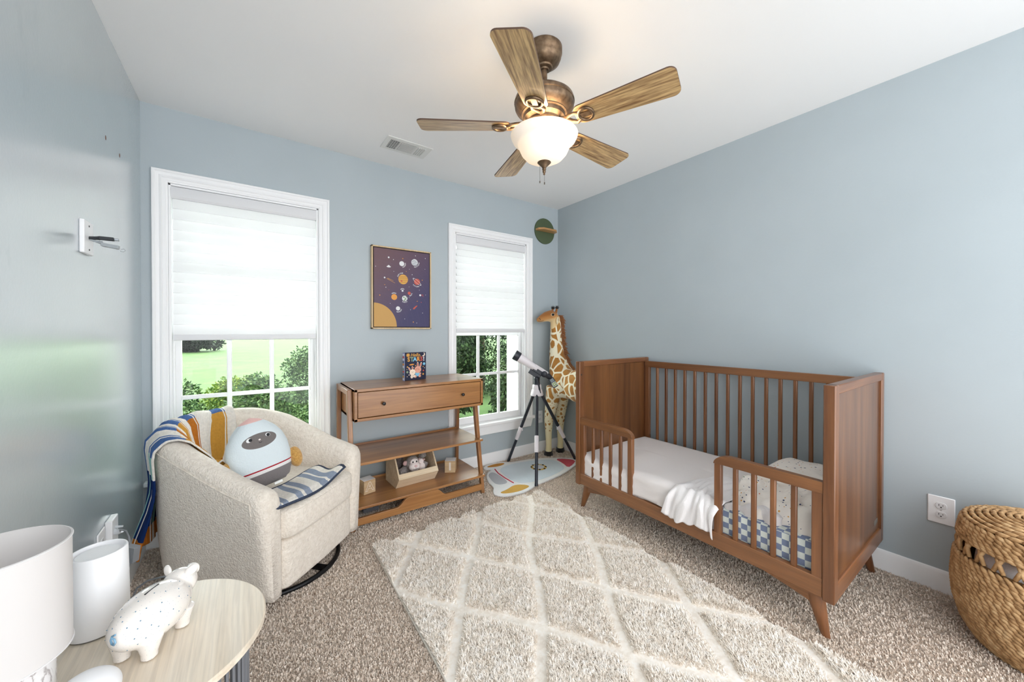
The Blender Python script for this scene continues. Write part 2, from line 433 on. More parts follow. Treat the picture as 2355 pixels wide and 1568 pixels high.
b.path([(0, -.092, -.030), (0, -.100, -.027), (0, -.104, -.033), (0, -.098, -.039), (0, -.09, -.036)], .0012, 8)
b.build('zip_tie_cable', plain('grey_cable', S(150, 156, 160), .35), pl, local=True, bevel=.002)['label'] = 'grey cable end in clear sleeve'

# ------------------------------------------------------------------ ceiling vent
v_ = thing('ceiling_vent', 'white rectangular air vent in the ceiling by the left window', 'vent', (.874, 2.44, ZC))
vx0, vx1, vy0, vy1 = .722, 1.026, 2.35, 2.532
b = B()
b.prism([(vx0, vy0), (vx1, vy0), (vx1, vy1), (vx0, vy1)], ZC - .006, ZC - .0005); b.build('vent_frame', plain('vent_white', S(225, 225, 222), .5), v_, bevel=.003)
b = B(); b.box(vx0 + .03, vx0 + .09, vy0 + .035, vy1 - .035, ZC - .0072, ZC - .0062); b.box(vx0 + .10, vx0 + .20, vy0 + .035, vy1 - .035, ZC - .0072, ZC - .0062)
b.build('opening_shade', plain('vent_shadow', S(56, 54, 52), .8), v_, smooth=False)  # flat dark plates: the shade inside the vent slots, put in as colour
b = B()
for k in range(5): b.box(vx0 + .03 + k * .014, vx0 + .034 + k * .014, vy0 + .035, vy1 - .035, ZC - .0085, ZC - .0062)
for k in range(8): b.box(vx0 + .03, vx0 + .09, vy0 + .035 + k * .0158, vy0 + .040 + k * .0158, ZC - .0085, ZC - .0062)
for k in range(13): b.box(vx0 + .10, vx0 + .20, vy0 + .036 + k * .0088, vy0 + .041 + k * .0088, ZC - .0095, ZC - .0062)
for k in range(4): b.box(vx0 + .215 + k * .014, vx0 + .222 + k * .014, vy0 + .035, vy1 - .035, ZC - .0095, ZC - .0055)
b.build('louver', plain('vent_louver', S(205, 205, 202), .5), v_)

# ------------------------------------------------------------------ ceiling fan
fx, fy = 1.060, 1.234
fan = thing('ceiling_fan', 'bronze ceiling fan with five wood blades and a glowing frosted bowl light', 'ceiling fan', (fx, fy, ZC))
t = NT('antique_bronze'); v = t.coord(); t.base(t.ramp(t.noise(v, 35, 5), [(.3, S(84, 66, 50)), (.6, S(128, 106, 84)), (.8, S(158, 134, 108))]))
t.b.inputs['Metallic'].default_value = .75; t.b.inputs['Roughness'].default_value = .42; m_brz = t.m
b = B().lathe([(.001, 0), (.074, 0), (.078, -.004), (.078, -.030), (.075, -.034), (.074, -.046), (.066, -.064), (.050, -.076), (.045, -.080), (.036, -.084), (.034, -.09), (.022, -.094), (.020, -.10), (.001, -.10)], (fx, fy, ZC), 48)
b.build('canopy', m_brz, fan)
B().lathe([(.013, 0), (.013, .14)], (fx, fy, 2.22), 20).build('downrod', m_brz, fan)
b = B().lathe([(.001, 2.262), (.018, 2.262), (.020, 2.248), (.06, 2.244), (.105, 2.232), (.127, 2.215), (.132, 2.20), (.132, 2.196), (.129, 2.194), (.129, 2.178), (.124, 2.168), (.108, 2.155), (.100, 2.150), (.100, 2.146), (.092, 2.144), (.090, 2.128), (.078, 2.122), (.074, 2.118), (.074, 2.108), (.060, 2.104), (.001, 2.104)], (fx, fy, 0), 56)
b.build('motor_housing', m_brz, fan)
b = B().lathe([(.001, 2.106), (.052, 2.106), (.055, 2.10), (.055, 2.078), (.048, 2.068), (.072, 2.060), (.078, 2.052), (.001, 2.052)], (fx, fy, 0), 48)
b.build('light_fitter', m_brz, fan)
t = NT('frosted_glass'); d = t.new('ShaderNodeBsdfDiffuse'); d.inputs[0].default_value = (.92, .90, .87, 1)
tl = t.new('ShaderNodeBsdfTranslucent'); tl.inputs[0].default_value = (.80, .68, .52, 1)
mx = t.new('ShaderNodeMixShader'); mx.inputs[0].default_value = .026; t.ln(d.outputs[0], mx.inputs[1]); t.ln(tl.outputs[0], mx.inputs[2])
em = t.new('ShaderNodeEmission'); em.inputs[0].default_value = (1, .87, .70, 1); em.inputs[1].default_value = .02
ad = t.new('ShaderNodeAddShader'); t.ln(mx.outputs[0], ad.inputs[0]); t.ln(em.outputs[0], ad.inputs[1]); t.ln(ad.outputs[0], t.out.inputs[0]); m_frost = t.m
pr = [(.144, 2.060), (.147, 2.056), (.145, 2.048), (.138, 2.034), (.126, 2.026), (.119, 2.022), (.114, 2.014), (.110, 2.000), (.100, 1.978), (.082, 1.958), (.058, 1.945), (.030, 1.939), (.012, 1.938)]
B().lathe(pr, (fx, fy, 0), 64, caps=False).build('light_bowl', m_frost, fan, ang=60)
b = B().lathe([(.001, 1.945), (.028, 1.943), (.030, 1.938), (.022, 1.930), (.012, 1.920), (.008, 1.914), (.009, 1.910), (.008, 1.906), (.006, 1.904), (.0075, 1.899), (.006, 1.894), (.004, 1.892), (.005, 1.887), (.001, 1.883)], (fx, fy, 0), 28)
b.build('finial', m_brz, fan)
for (dx, dy, z0, z1) in ((-.016, .010, 1.935, 1.858), (.002, 0, 1.886, 1.853)):
    b = B(); n = int((z0 - z1) / .0032)
    for k in range(n): b.sell((fx + dx, fy + dy, z0 - k * .0032), (.0013, .0013, .0013), 1, 6, 4)
    b.lathe([(.001, .010), (.0028, .008), (.0028, 0), (.001, -.001)], (fx + dx, fy + dy, z1 - .009), 10)
    b.build('pull_chain', plain('chain_metal', S(120, 112, 104), .35, .8), fan)
m_blade = wood('blade_wood', S(128, 94, 60), S(214, 180, 128), 'x', 7, .35, .35, (.36, .64), .1)
m_bl2 = plain('blade_edge', S(84, 60, 44), .5)
for k in range(5):
    A = R(2.2 + 72 * k)
    M = Matrix.Translation((fx, fy, 2.092)) @ Matrix.Rotation(A, 4, 'Z')
    Mb = M @ Matrix.Rotation(R(-11), 4, 'X')
    # blade outline: local x outwards
    L0, L1 = .150, .548; pts = []
    def corner(cx_, cy_, r, a0, a1, n=6): return [(cx_ + r * math.cos(R(a0 + (a1 - a0) * i / n)), cy_ + r * math.sin(R(a0 + (a1 - a0) * i / n))) for i in range(n + 1)]
    w0, w1 = .050, .068
    pts += corner(L0 + .03, -w0 + .03, .03, 180, 270) + corner(L1 - .028, -w1 + .028, .028, 270, 360) + corner(L1 - .028, w1 - .028, .028, 0, 90) + corner(L0 + .03, w0 - .03, .03, 90, 180)
    bl = bpy.data.objects.new('fan_blade', None)
    b = B().prism(pts, 0, .006)
    bo = B().prism(pts, 0, .006, M=None)
    o = bo.build('fan_blade', [m_blade, m_bl2], fan, local=True)
    for p in o.data.polygons:
        if abs(p.normal.z) < .5: p.material_index = 1
    o.matrix_basis = wm(fan).inverted() @ Mb
    # bracket: ring at the blade root, open curl towards the hub
    b = B()
    ring = [(.195 + .030 * math.cos(a), .033 * math.sin(a), -.004) for a in [2 * math.pi * i / 24 for i in range(25)]]
    b.path(ring, .0065, 8)
    b.path([(.170, .018, -.004), (.150, .030, -.002), (.125, .022, .004), (.10, .006, .012), (.075, 0, .02)], [.006, .008, .009, .009, .008], 8)
    b.path([(.170, -.018, -.004), (.150, -.022, -.002), (.125, -.012, .004), (.10, .0, .012)], [.006, .007, .008, .008], 8)
    b.box(.170, .220, -.012, .012, -.006, .000)
    o = b.build('blade_bracket', m_brz, fan, local=True, ang=60); o.matrix_basis = wm(fan).inverted() @ Mb
for dx, dy in ((.05, 0), (-.03, .045), (-.03, -.045)):
    ld = bpy.data.lights.new('bulb', 'POINT'); ld.energy = 1.0; ld.color = (1, .78, .52); ld.shadow_soft_size = .02
    lo = bpy.data.objects.new('bulb', ld); COL.objects.link(lo); lo.parent = fan; lo.location = (dx, dy, 2.02 - ZC)

# ------------------------------------------------------------------ framed poster of planets
t = NT('poster_print'); v = t.coord(); g = t.new('ShaderNodeSeparateXYZ'); t.ln(v, g.inputs[0])
f = t.math('ADD', t.math('MULTIPLY', g.outputs[0], -1.2), t.math('MULTIPLY', g.outputs[2], 1.1))
t.base(t.ramp(f, [(.05, S(56, 50, 92)), (.35, S(82, 62, 88)), (.75, S(104, 74, 82))])); t.b.inputs['Roughness'].default_value = .5; m_post = t.m
px0, px1, pz0, pz1 = .724, 1.184, 1.212, 1.824
po = thing('framed_poster', 'framed navy poster of labelled planets on the wall between the windows', 'poster', ((px0 + px1) / 2, Y1, pz0))
b = B(); fw = .010; d0 = Y1 - .034
for a in ((px0, px0 + fw, pz0, pz1), (px1 - fw, px1, pz0, pz1), (px0, px1, pz0, pz0 + fw), (px0, px1, pz1 - fw, pz1)): b.box(a[0], a[1], d0, Y1, a[2], a[3])
b.build('frame', wood('pale_oak', S(196, 164, 118), S(228, 200, 158), 'z'), po, bevel=.0015)
B().box(px0 + fw, px1 - fw, d0 + .010, Y1, pz0 + fw, pz1 - fw).build('canvas_edge', plain('black_gap', S(30, 22, 22), .8), po, smooth=False)
cx0, cx1, cz0, cz1 = px0 + .017, px1 - .015, pz0 + .016, pz1 - .016
cv = B().box(cx0, cx1, d0 + .005, Y1 - .002, cz0, cz1).build('canvas', m_post, po, smooth=False)
# image plane: u 0..1 from left, v 0..1 from top -> world
PM = Matrix.Translation(((px0 + px1) / 2, d0 + .0045, (pz0 + pz1) / 2)) @ Matrix.Rotation(R(90), 4, 'X')
cw_, ch_ = cx1 - cx0, cz1 - cz0
def uv(px, py):    # crop pixels of the photo's poster (perspective undone) -> local canvas coords
    # left edge x=245 (y 190..1388), right edge x=1085 (y 285..1388)
    s_ = (px - 245) / 840.0; s = s_ * 1.0
    top = 190 + 95 * s_; bot = 1388
    s = s_ / (s_ + (1 - s_) * (1103 / 1198.0)) if True else s_
    return ((s - .5) * cw_, (.5 - (py - top) / (bot - top)) * ch_)
pc = {'white': S(224, 224, 226), 'gold': S(214, 160, 70), 'amber': S(226, 152, 62), 'red': S(196, 84, 66), 'sun': S(196, 150, 78), 'lines': S(96, 84, 118), 'green': S(140, 160, 130), 'slate': S(94, 104, 120), 'brown': S(150, 100, 50)}
pk = list(pc); pm = [plain('print_' + k, pc[k], .5) for k in pk]; pi_ = {k: i for i, k in enumerate(pk)}
b = B()
for i in range(11):     # faint orbit lines around the sun corner
    r = .16 + .047 * i; n = 60; vs = []; 
    c0 = uv(245, 1388); pts = []
    for k in range(n + 1):
        a = math.pi / 2 * k / n; x, y = c0[0] + r * math.cos(a), c0[1] + r * math.sin(a) * 1.0
        pts.append((x, y, a))
    for (x, y, a), (x2, y2, a2) in zip(pts, pts[1:]):
        if max(x, x2) < cw_ / 2 and max(y, y2) < ch_ / 2:
            w_ = .0005
            b.add([(x, y, .0001), (x + w_ * math.cos(a), y + w_ * math.sin(a), .0001), (x2 + w_ * math.cos(a2), y2 + w_ * math.sin(a2), .0001), (x2, y2, .0001)], [(0, 1, 2, 3)], pi_['lines'], PM)
c0 = (-cw_ / 2, -ch_ / 2); n = 30
vs = [(c0[0], c0[1], .0003)] + [(c0[0] + .168 * math.cos(math.pi / 2 * k / n), c0[1] + .176 * math.sin(math.pi / 2 * k / n), .0003) for k in range(n + 1)]
b.add(vs, [tuple(range(n + 2))], pi_['sun'], PM)
def pd(px, py, r, col, h=.0004, ry=None): x, y = uv(px, py); disc(b, (x, y), r, PM, pi_[col], 24, h, ry)
for px, py, r, col in ((635, 432, .019, 'white'), (835, 412, .026, 'white'), (655, 670, .037, 'gold'), (875, 705, .0245, 'red'), (645, 842, .0075, 'white'), (748, 878, .012, 'red'), (522, 938, .022, 'amber'), (678, 957, .021, 'white'), (577, 1110, .016, 'white'), (445, 340, .0065, 'white'), (388, 645, .006, 'white'), (928, 908, .0075, 'white')): pd(px, py, r, col)
for k, (dy, hw) in enumerate(((-34, .017), (-12, .023), (12, .023), (34, .017))):    # Neptune's stripes
    x, y = uv(835, 412 + dy); b.add([(x - hw, y + .003, .0006), (x + hw * .9, y - .006, .0006), (x + hw * .9, y - .010, .0006), (x - hw, y - .001, .0006)], [(0, 1, 2, 3)], pi_['slate'], PM)
for dy, hw in ((-40, .028), (-18, .034), (10, .034), (42, .026)):
    x, y = uv(655, 670 + dy); b.add([(x - hw, y - .002, .0006), (x + hw, y + .003, .0006), (x + hw, y + .0005, .0006), (x - hw, y - .0045, .0006)], [(0, 1, 2, 3)], pi_['brown'], PM)
pd(630, 695, .008, 'red', .0007, .005)
x, y = uv(875, 705)     # Saturn's ring
for r0, r1, c in ((.042, .036, 'white'),):
    n = 36; vs = []
    for k in range(n):
        a = 2 * math.pi * k / n
        for r_ in (r0, r1):
            qx, qy = r_ * math.cos(a), r_ * .26 * math.sin(a); ca, sa = math.cos(R(-38)), math.sin(R(-38))
            vs.append((x + qx * ca - qy * sa, y + qx * sa + qy * ca, .0008))
    b.add(vs, [(2 * k, 2 * k + 1, (2 * k + 3) % (2 * n), (2 * k + 2) % (2 * n)) for k in range(n)], pi_[c], PM)
for px, py, r in ((665, 940, .007), (690, 965, .008), (672, 985, .006), (700, 935, .005)): pd(px, py, r, 'green', .0007)
for i, (dx, dy) in enumerate(((-12, 5), (8, -12), (10, 18))): pd(522 + dx, 938 + dy, .012, 'gold', .0006 + i * 1e-4, .0015)
x, y = uv(445, 480); disc(b, (x, y), .016, PM, pi_['white'], 20, .0005, .0055); disc(b, (x, y + .005), .008, PM, pi_['white'], 16, .0006, .007)
for (ax, ay), (bx, by), c in (((415, 655), (535, 725), 'gold'), ((430, 650), (510, 690), 'gold'), ((950, 905), (990, 930), 'red'), ((950, 895), (985, 905), 'red')):
    p, q = uv(ax, ay), uv(bx, by); b.add([(p[0], p[1], .0005), (p[0], p[1] - .003, .0005), (q[0], q[1] - .0015, .0005), (q[0], q[1], .0005)], [(0, 1, 2, 3)], pi_[c], PM)
x, y = uv(845, 1092); b.add([(x - .018, y - .014, .0005), (x - .008, y - .016, .0005), (x + .014, y + .008, .0005), (x + .018, y + .016, .0005), (x + .006, y + .012, .0005), (x - .016, y - .006, .0005)], [(0, 1, 2, 3, 4, 5)], pi_['red'], PM)
for px, py, r, c in ((512, 372, 3, 'white'), (650, 355, 4, 'amber'), (850, 312, 3, 'white'), (1017, 352, 3, 'white'), (1010, 515, 2, 'white'), (752, 515, 2, 'white'), (703, 550, 2.5, 'amber'), (795, 597, 3, 'white'), (517, 550, 2, 'white'), (270, 477, 2.5, 'white'), (323, 382, 2, 'lines'), (963, 680, 3.5, 'amber'), (390, 752, 3, 'amber'), (405, 792, 3, 'white'), (323, 912, 4, 'amber'), (445, 832, 2, 'red'), (745, 782, 2, 'white'), (913, 830, 2, 'white'), (1020, 905, 2, 'white'), (878, 1000, 3.5, 'amber'), (945, 1015, 3, 'red'), (768, 1128, 2, 'white'), (967, 1177, 2.5, 'white'), (677, 1268, 2.5, 'white'), (813, 1315, 4, 'amber'), (868, 1328, 2.5, 'white'), (465, 1035, 2, 'white'), (745, 945, 2, 'white')):
    pd(px, py, r * .00095, c, .0005)
def arc_text(word, px, py, r, a_mid, step, size, flip):
    x, y = uv(px, py); n = len(word)
    for i, ch in enumerate(word):
        a = a_mid + (i - (n - 1) / 2) * (step if flip else -step)
        rot = a + 90 if flip else a - 90
        Mx = PM @ Matrix.Translation((x + r * math.cos(R(a)), y + r * math.sin(R(a)), .0006)) @ Matrix.Rotation(R(rot), 4, 'Z')
        txt(b, ch, size, Mx, 0, pi_['white'], bold=.0003)
arc_text('URANUS', 635, 432, .028, -30, 17, .0115, True)
arc_text('NEPTUNE', 835, 412, .036, -45, 15, .0125, True)
arc_text('JUPITER', 655, 670, .047, 125, 10, .0125, False)
arc_text('SATURN', 875, 705, .038, -105, 14, .012, True)
arc_text('MOON', 645, 842, .016, 95, 28, .0105, False)
arc_text('MARS', 748, 878, .021, -40, 23, .0105, True)
arc_text('VENUS', 522, 938, .030, 95, 14, .012, False)
arc_text('EARTH', 678, 957, .030, -90, 16, .012, True)
arc_text('MERCURY', 577, 1110, .027, -60, 15, .011, True)
b.build('printed_planets', pm, cv, smooth=False)

# ------------------------------------------------------------------ round wall shelf
sh = thing('round_wall_shelf', 'green disc wall shelf with a small wooden ledge in the corner', 'wall shelf', (2.40, Y1, 2.19))
B().lathe([(.001, 0), (.124, 0), (.126, .002), (.126, .013), (.124, .015), (.001, .015)], n=56, M=Matrix.Translation((2.395, Y1, 2.187)) @ Matrix.Rotation(R(90), 4, 'X')).build('back_disc', plain('olive_paint', S(78, 92, 64), .5), sh)
b = B().prism([(2.275, Y1 - .015), (2.515, Y1 - .015), (2.515, Y1 - .06), (2.475, Y1 - .095), (2.315, Y1 - .095), (2.275, Y1 - .06)], 2.178, 2.196)
b.build('ledge', wood('ledge_oak', S(176, 128, 76), S(208, 160, 104), 'x'), sh, bevel=.002)

# ------------------------------------------------------------------ outside: lawn, hedge, shrubs, evergreens
t = NT('lawn_grass'); v = t.coord()
t.base(t.ramp(t.noise(v, 1.2, 8, .7), [(.3, S(50, 78, 30)), (.55, S(66, 96, 40)), (.75, S(84, 112, 52))])); t.b.inputs['Roughness'].default_value = 1
b = B().grid(lambda u, w: (-16 + 40 * u, 3.1 + 42 * w, -.75 + 1.35 * w ** .8 + .10 * math.sin(6 * u + 4 * w)), 24, 24)
lw = b.build('lawn', t.m); struct(lw)
def leafy(name, label, cat, c, h, n, size, cols, seed, droop=0, grp=None, base_z=-.7):
    g = np.random.default_rng(seed)
    # clumps over an ellipsoid, leaves on the clumps
    nc = 60; th = g.uniform(0, 2 * np.pi, nc); zz = g.uniform(-.9, 1, nc); rr = np.sqrt(np.maximum(0, 1 - zz ** 2)) * g.uniform(.6, 1, nc)
    cc = np.stack([rr * np.cos(th) * h[0], rr * np.sin(th) * h[1], zz * h[2]], 1) + np.array(c)
    k = g.integers(0, nc, n); d = g.normal(size=(n, 3)); d /= np.linalg.norm(d, axis=1)[:, None]
    cr = min(h) * .42
    p = cc[k] + d * cr * g.uniform(.55, 1.05, n)[:, None] * np.array([1, 1, .8])
    ax = d * .6 + g.normal(size=(n, 3)) * .5; ax[:, 2] -= droop; ax /= np.linalg.norm(ax, axis=1)[:, None]
    s1 = np.cross(ax, g.normal(size=(n, 3))); s1 /= np.linalg.norm(s1, axis=1)[:, None]
    sz = size * g.uniform(.6, 1.3, n)[:, None]
    V = np.stack([p, p + ax * sz * .5 + s1 * sz * .28, p + ax * sz, p + ax * sz * .5 - s1 * sz * .28], 1)
    root = thing(name, label, cat, (c[0], c[1], base_z), group=grp)
    mats = [plain('leaf_%s_%d' % (name, i) if False else 'leaf_%d_%d_%d' % tuple(int(x * 999) for x in q[:3]), q, .7, spec=.2) for i, q in enumerate(cols)]
    blades('foliage', V, np.array([[0, 1, 2], [0, 2, 3]]), mats, root, g.integers(0, len(cols), n))
    b = B().path([(c[0], c[1], base_z - .1), (c[0] + .02, c[1], c[2]), (c[0], c[1], c[2] + h[2] * .6)], [max(.03, h[0] * .08), h[0] * .06, h[0] * .02], 8)
    b.build('trunk', plain('bark', S(92, 76, 62), .9), root)
    return root
DG = [S(38, 54, 36), S(54, 72, 46), S(76, 98, 62)]; YG = [S(104, 128, 54), S(134, 150, 66), S(84, 112, 50)]; MG = [S(62, 90, 50), S(88, 114, 64), S(48, 74, 42), S(110, 134, 84)]
BK = [S(30, 38, 32), S(40, 50, 40), S(52, 64, 52)]
leafy('garden_hedge', 'long dark hedge along the top of the lawn, seen through the left window', 'hedge', (-5.6, 27, .75), (4.6, 1.2, 1.0), 26000, .17, BK, 20, base_z=.1)
leafy('garden_shrub', 'yellow-green bush out on the lawn, seen through the left window', 'shrub', (-.15, 8.0, -.12), (.42, .42, .42), 6000, .06, YG, 31, base_z=-.6)
leafy('garden_shrub', 'tall grey-green bush behind the right panes of the left window', 'shrub', (1.12, 9.2, .12), (.5, .5, .62), 7000, .06, MG, 32, base_z=-.6)
for i, (x, y, z, l) in enumerate(((-.72, 5.2, -.08, 'left of the three low green bushes right below the left window'), (.12, 5.0, -.10, 'middle of the three low green bushes right below the left window'), (.98, 5.3, -.02, 'right of the three low green bushes right below the left window'))):
    leafy('garden_shrub', l, 'shrub', (x, y, z + .22), (.36, .3, .50), 11000, .045, MG, 40 + i, grp='bushes just below the left window', base_z=-.7)
for i, (x, y, z, hx, hz, l) in enumerate(((3.0, 6.4, .9, .74, 1.75, 'dark drooping evergreen in the left panes of the right window'), (5.3, 6.6, .9, .80, 1.75, 'dark drooping evergreen in the right panes of the right window'), (5.55, 9.3, 1.3, 1.5, 2.4, 'shaded evergreen farther back between the two nearer evergreens'), (3.95, 5.1, -.12, .55, .55, 'low evergreen bush at the bottom of the right window'))):
    leafy('evergreen_tree', l, 'tree', (x, y, z), (hx, hx * .8, hz), 26000 if z > .5 else 11000, .075, DG, 60 + i, droop=.5, grp='evergreens outside the right window', base_z=-.75)

# ------------------------------------------------------------------ crib
m_cw = wood('crib_wood', S(100, 60, 34), S(144, 94, 56), 'z', 1.0, .35, .3)
m_cy = wood('crib_wood_rail', S(108, 68, 40), S(152, 102, 62), 'y', 1.0, .35, .3)
m_cx = wood('crib_wood_cross', S(100, 60, 34), S(144, 94, 56), 'x', 1.0, .35, .3)
m_cp = wood('crib_panel', S(84, 50, 28), S(132, 86, 48), 'z', .7, .32, .35)
crib = thing('toddler_bed', 'walnut-brown wooden crib converted to a toddler bed with slatted guard rails', 'crib', (2.18, 1.09, 0))
# slight turn of the whole crib: build in a frame rotated about its front right corner
CM = Matrix.Translation((1.792, .408, 0)) @ Matrix.Rotation(R(-.75), 4, 'Z') @ Matrix.Translation((-1.792, -.408, 0))
def CB(): return B()
def cb(b, *a, **k):
    b.v = [tuple(CM @ Vector(p)) for p in b.v]; return b.build(*a, **k)
CX0, CX1, CY0, CY1, CZ0, CZ1 = 1.792, 2.560, .408, 1.778, .156, .990
pt = .038
for y0, y1, nm in ((CY0, CY0 + pt, 'foot'), (CY1 - pt, CY1, 'head')):
    fw = .045
    p = cb(CB().box(CX0 + fw, CX1 - fw, y0 + .010, y1 - .010, CZ0 + .03, CZ1 - .034), 'end_panel', m_cp, crib, smooth=False)
    for xa in (CX0, CX1 - fw): cb(CB().box(xa, xa + fw, y0, y1, CZ0, CZ1), 'corner_post', m_cw, p, bevel=.004)
    for za, zb_ in ((CZ1 - .036, CZ1), (CZ0, CZ0 + .07)): cb(CB().box(CX0 + fw * .5, CX1 - fw * .5, y0 + .0005, y1 - .0005, za, zb_), 'panel_rail', m_cx, p, bevel=.004)
    if nm == 'head':
        b = CB()
        for (x, z) in ((CX0 + .018, .90), (CX0 + .030, .52)): b.lathe([(.006, 0), (.006, .001)], n=14, M=Matrix.Translation((x, y0 + .0005, z)) @ Matrix.Rotation(R(90), 4, 'X'))
        cb(b, 'bolt_hole', m_dark, p)['label'] = 'dark round bolt holes'
    else:
        b = CB().box(CX1 - fw - .085, CX1 - fw - .02, y0 + .009, y0 + .0105, .262, .285); cb(b, 'care_tag', plain('tag_grey', S(120, 112, 104), .6), p)
# back side
b = CB().box(CX1 - .052, CX1 - .030, CY0 + pt, CY1 - pt, .915, .962); cb(b, 'back_top_rail', m_cy, crib, bevel=.003)
b = CB().box(CX1 - .052, CX1 - .030, CY0 + pt, CY1 - pt, .20, .255); cb(b, 'back_bottom_rail', m_cy, crib, bevel=.003)
b = CB().box(CX1 - .052, CX1 - .028, CY1 - pt - .04, CY1 - pt, .24, .925); cb(b, 'back_stile', m_cw, crib, bevel=.003)
for k in range(15):
    y = 1.634 - k * .0728
    b = CB().box(CX1 - .050, CX1 - .034, y - .010, y + .010, .24, .925); cb(b, 'back_slat', m_cw, crib, bevel=.005)
# front lower rail
b = CB().box(CX0 + .004, CX0 + .034, CY0 + pt, CY1 - pt, .163, .236); cb(b, 'front_rail', m_cy, crib, bevel=.003)
# low arched stretchers joining the legs (front and back)
for xx, nm in ((CX0 + .030, 'f'), (CX1 - .075, 'b')):
    n = 24; top = [(CY0 + .06 + (CY1 - CY0 - .12) * i / n, .175) for i in range(n + 1)]
    bot = []
    for i in range(n + 1):
        u = i / n; e = min(u, 1 - u) * (CY1 - CY0 - .12)
        bot.append((CY0 + .06 + (CY1 - CY0 - .12) * u, .108 + .062 * min(1, e / .30) ** .9))
    b = CB().prism(bot + top[::-1], xx, xx + .022, 'yz'); cb(b, 'stretcher', m_cy, crib, bevel=.002)
for x, y, sx, sy in ((CX0 + .05, CY0 + .075, -1, -1), (CX0 + .05, CY1 - .075, -1, 1), (CX1 - .06, CY0 + .075, 1, -1), (CX1 - .06, CY1 - .075, 1, 1)):
    def sq(cx_, cy_, z, hx, hy): return [(cx_ + hx * math.cos(a) * (1 if True else 1), cy_ + hy * math.sin(a), z) for a in [2 * math.pi * i / 20 for i in range(20)]]
    rings = [sq(x, y, .18, .026, .030), sq(x + sx * .004, y + sy * .012, .11, .024, .028), sq(x + sx * .014, y + sy * .042, .0, .013, .014)]
    cb(CB().loft(rings), 'leg', m_cw, crib, bevel=.002)
# guard rails
def guard(ya, yb, endy, slats, label):
    # ya: end at the panel, yb: free end
    d = 1 if yb > ya else -1
    g_top = []; n = 10; Rr = .075
    L = abs(yb - ya); zt = .612; zb = .567
    up = [(ya, zt)] + [(yb - d * Rr * (1 - math.sin(math.pi / 2 * i / n)) , zt - (zt - zb + .004) * (1 - math.cos(math.pi / 2 * i / n))) for i in range(n + 1)]
    poly = [(ya, zb)] + up + [(yb, zb)] if False else up + [(yb - d * .002, zb), (ya, zb)]
    o = cb(CB().prism(poly, CX0 + .004, CX0 + .034, 'yz'), 'guard_rail', m_cy, crib, bevel=.004)
    for (y0, y1) in ((ya, ya + d * .036), (yb - d * .034, yb - d * .003)):
        cb(CB().box(CX0 + .006, CX0 + .032, min(y0, y1), max(y0, y1), .232, zb + .002), 'post', m_cw, o, bevel=.003)
    for y in slats:
        cb(CB().box(CX0 + .011, CX0 + .027, y - .011, y + .011, .232, zb + .002), 'guard_slat', m_cw, o, bevel=.005)
guard(CY1 - pt, 1.322, 0, (1.634, 1.564, 1.491, 1.415), 'l')
guard(CY0 + pt, .860, 0, (.766, .690, .616, .542), 'r')
b = CB()
for k in range(8): b.box(CX0 + .05, CX1 - .06, CY0 + .08 + k * .155, CY0 + .14 + k * .155, .195, .212)
b.box(CX0 + .034, CX0 + .055, CY0 + pt, CY1 - pt, .175, .212); b.box(CX1 - .075, CX1 - .052, CY0 + pt, CY1 - pt, .175, .212)
cb(b, 'mattress_support', m_cx, crib)

# bedding
def cloth(name, cols, rough=.9, bump=.25, bs=300):
    return plain(name, cols, rough, spec=.2, bump=bump, bscale=bs)
t = NT('checker_sheet'); c = t.new('ShaderNodeTexChecker'); c.inputs['Color1'].default_value = S(124, 136, 164); c.inputs['Color2'].default_value = S(222, 228, 222); c.inputs['Scale'].default_value = 1
w_ = t.coord((38, 38, 38), (0, 0, R(0)), 'UV'); t.ln(w_, c.inputs['Vector']); t.base(c.outputs[0]); t.b.inputs['Roughness'].default_value = .9
t.bump(t.noise(t.coord(), 14, 3), .5, .02); m_chk = t.m
def uv_set(o, fn):
    me = o.data; uvl = me.uv_layers.new(name='uv')
    for p in me.polygons:
        for li in p.loop_indices:
            uvl.data[li].uv = fn(me.vertices[me.loops[li].vertex_index].co, p.normal)
def hsh(x, y):   # smooth creases
    return math.sin(7.3 * x + 3.1 * y + 1.3 * math.sin(4.1 * y)) * .5 + math.sin(15.7 * y - 9.1 * x + 2.1 * math.sin(6.3 * x)) * .3 + math.sin(31 * x + 23 * y) * .12
mt = B().sell((2.165, 1.09, .288), (.335, .645, .076), .22, 72, 20, fn=lambda x, y, z: (x + .003 * hsh(y * 3, z * 9), y, z + .002 * hsh(x * 4, y * 4)), e2=.12)
o = mt.build('mattress', m_chk); tag(recentre(o, (2.165, 1.09, .212)), 'crib mattress in a blue and white checkered fitted sheet, under the white sheet', 'mattress')
uv_set(o, lambda c, n: (c.y + .3 * c.x * (abs(n.z) > .7), (c.z + (c.x if abs(n.z) > .7 else 0))))
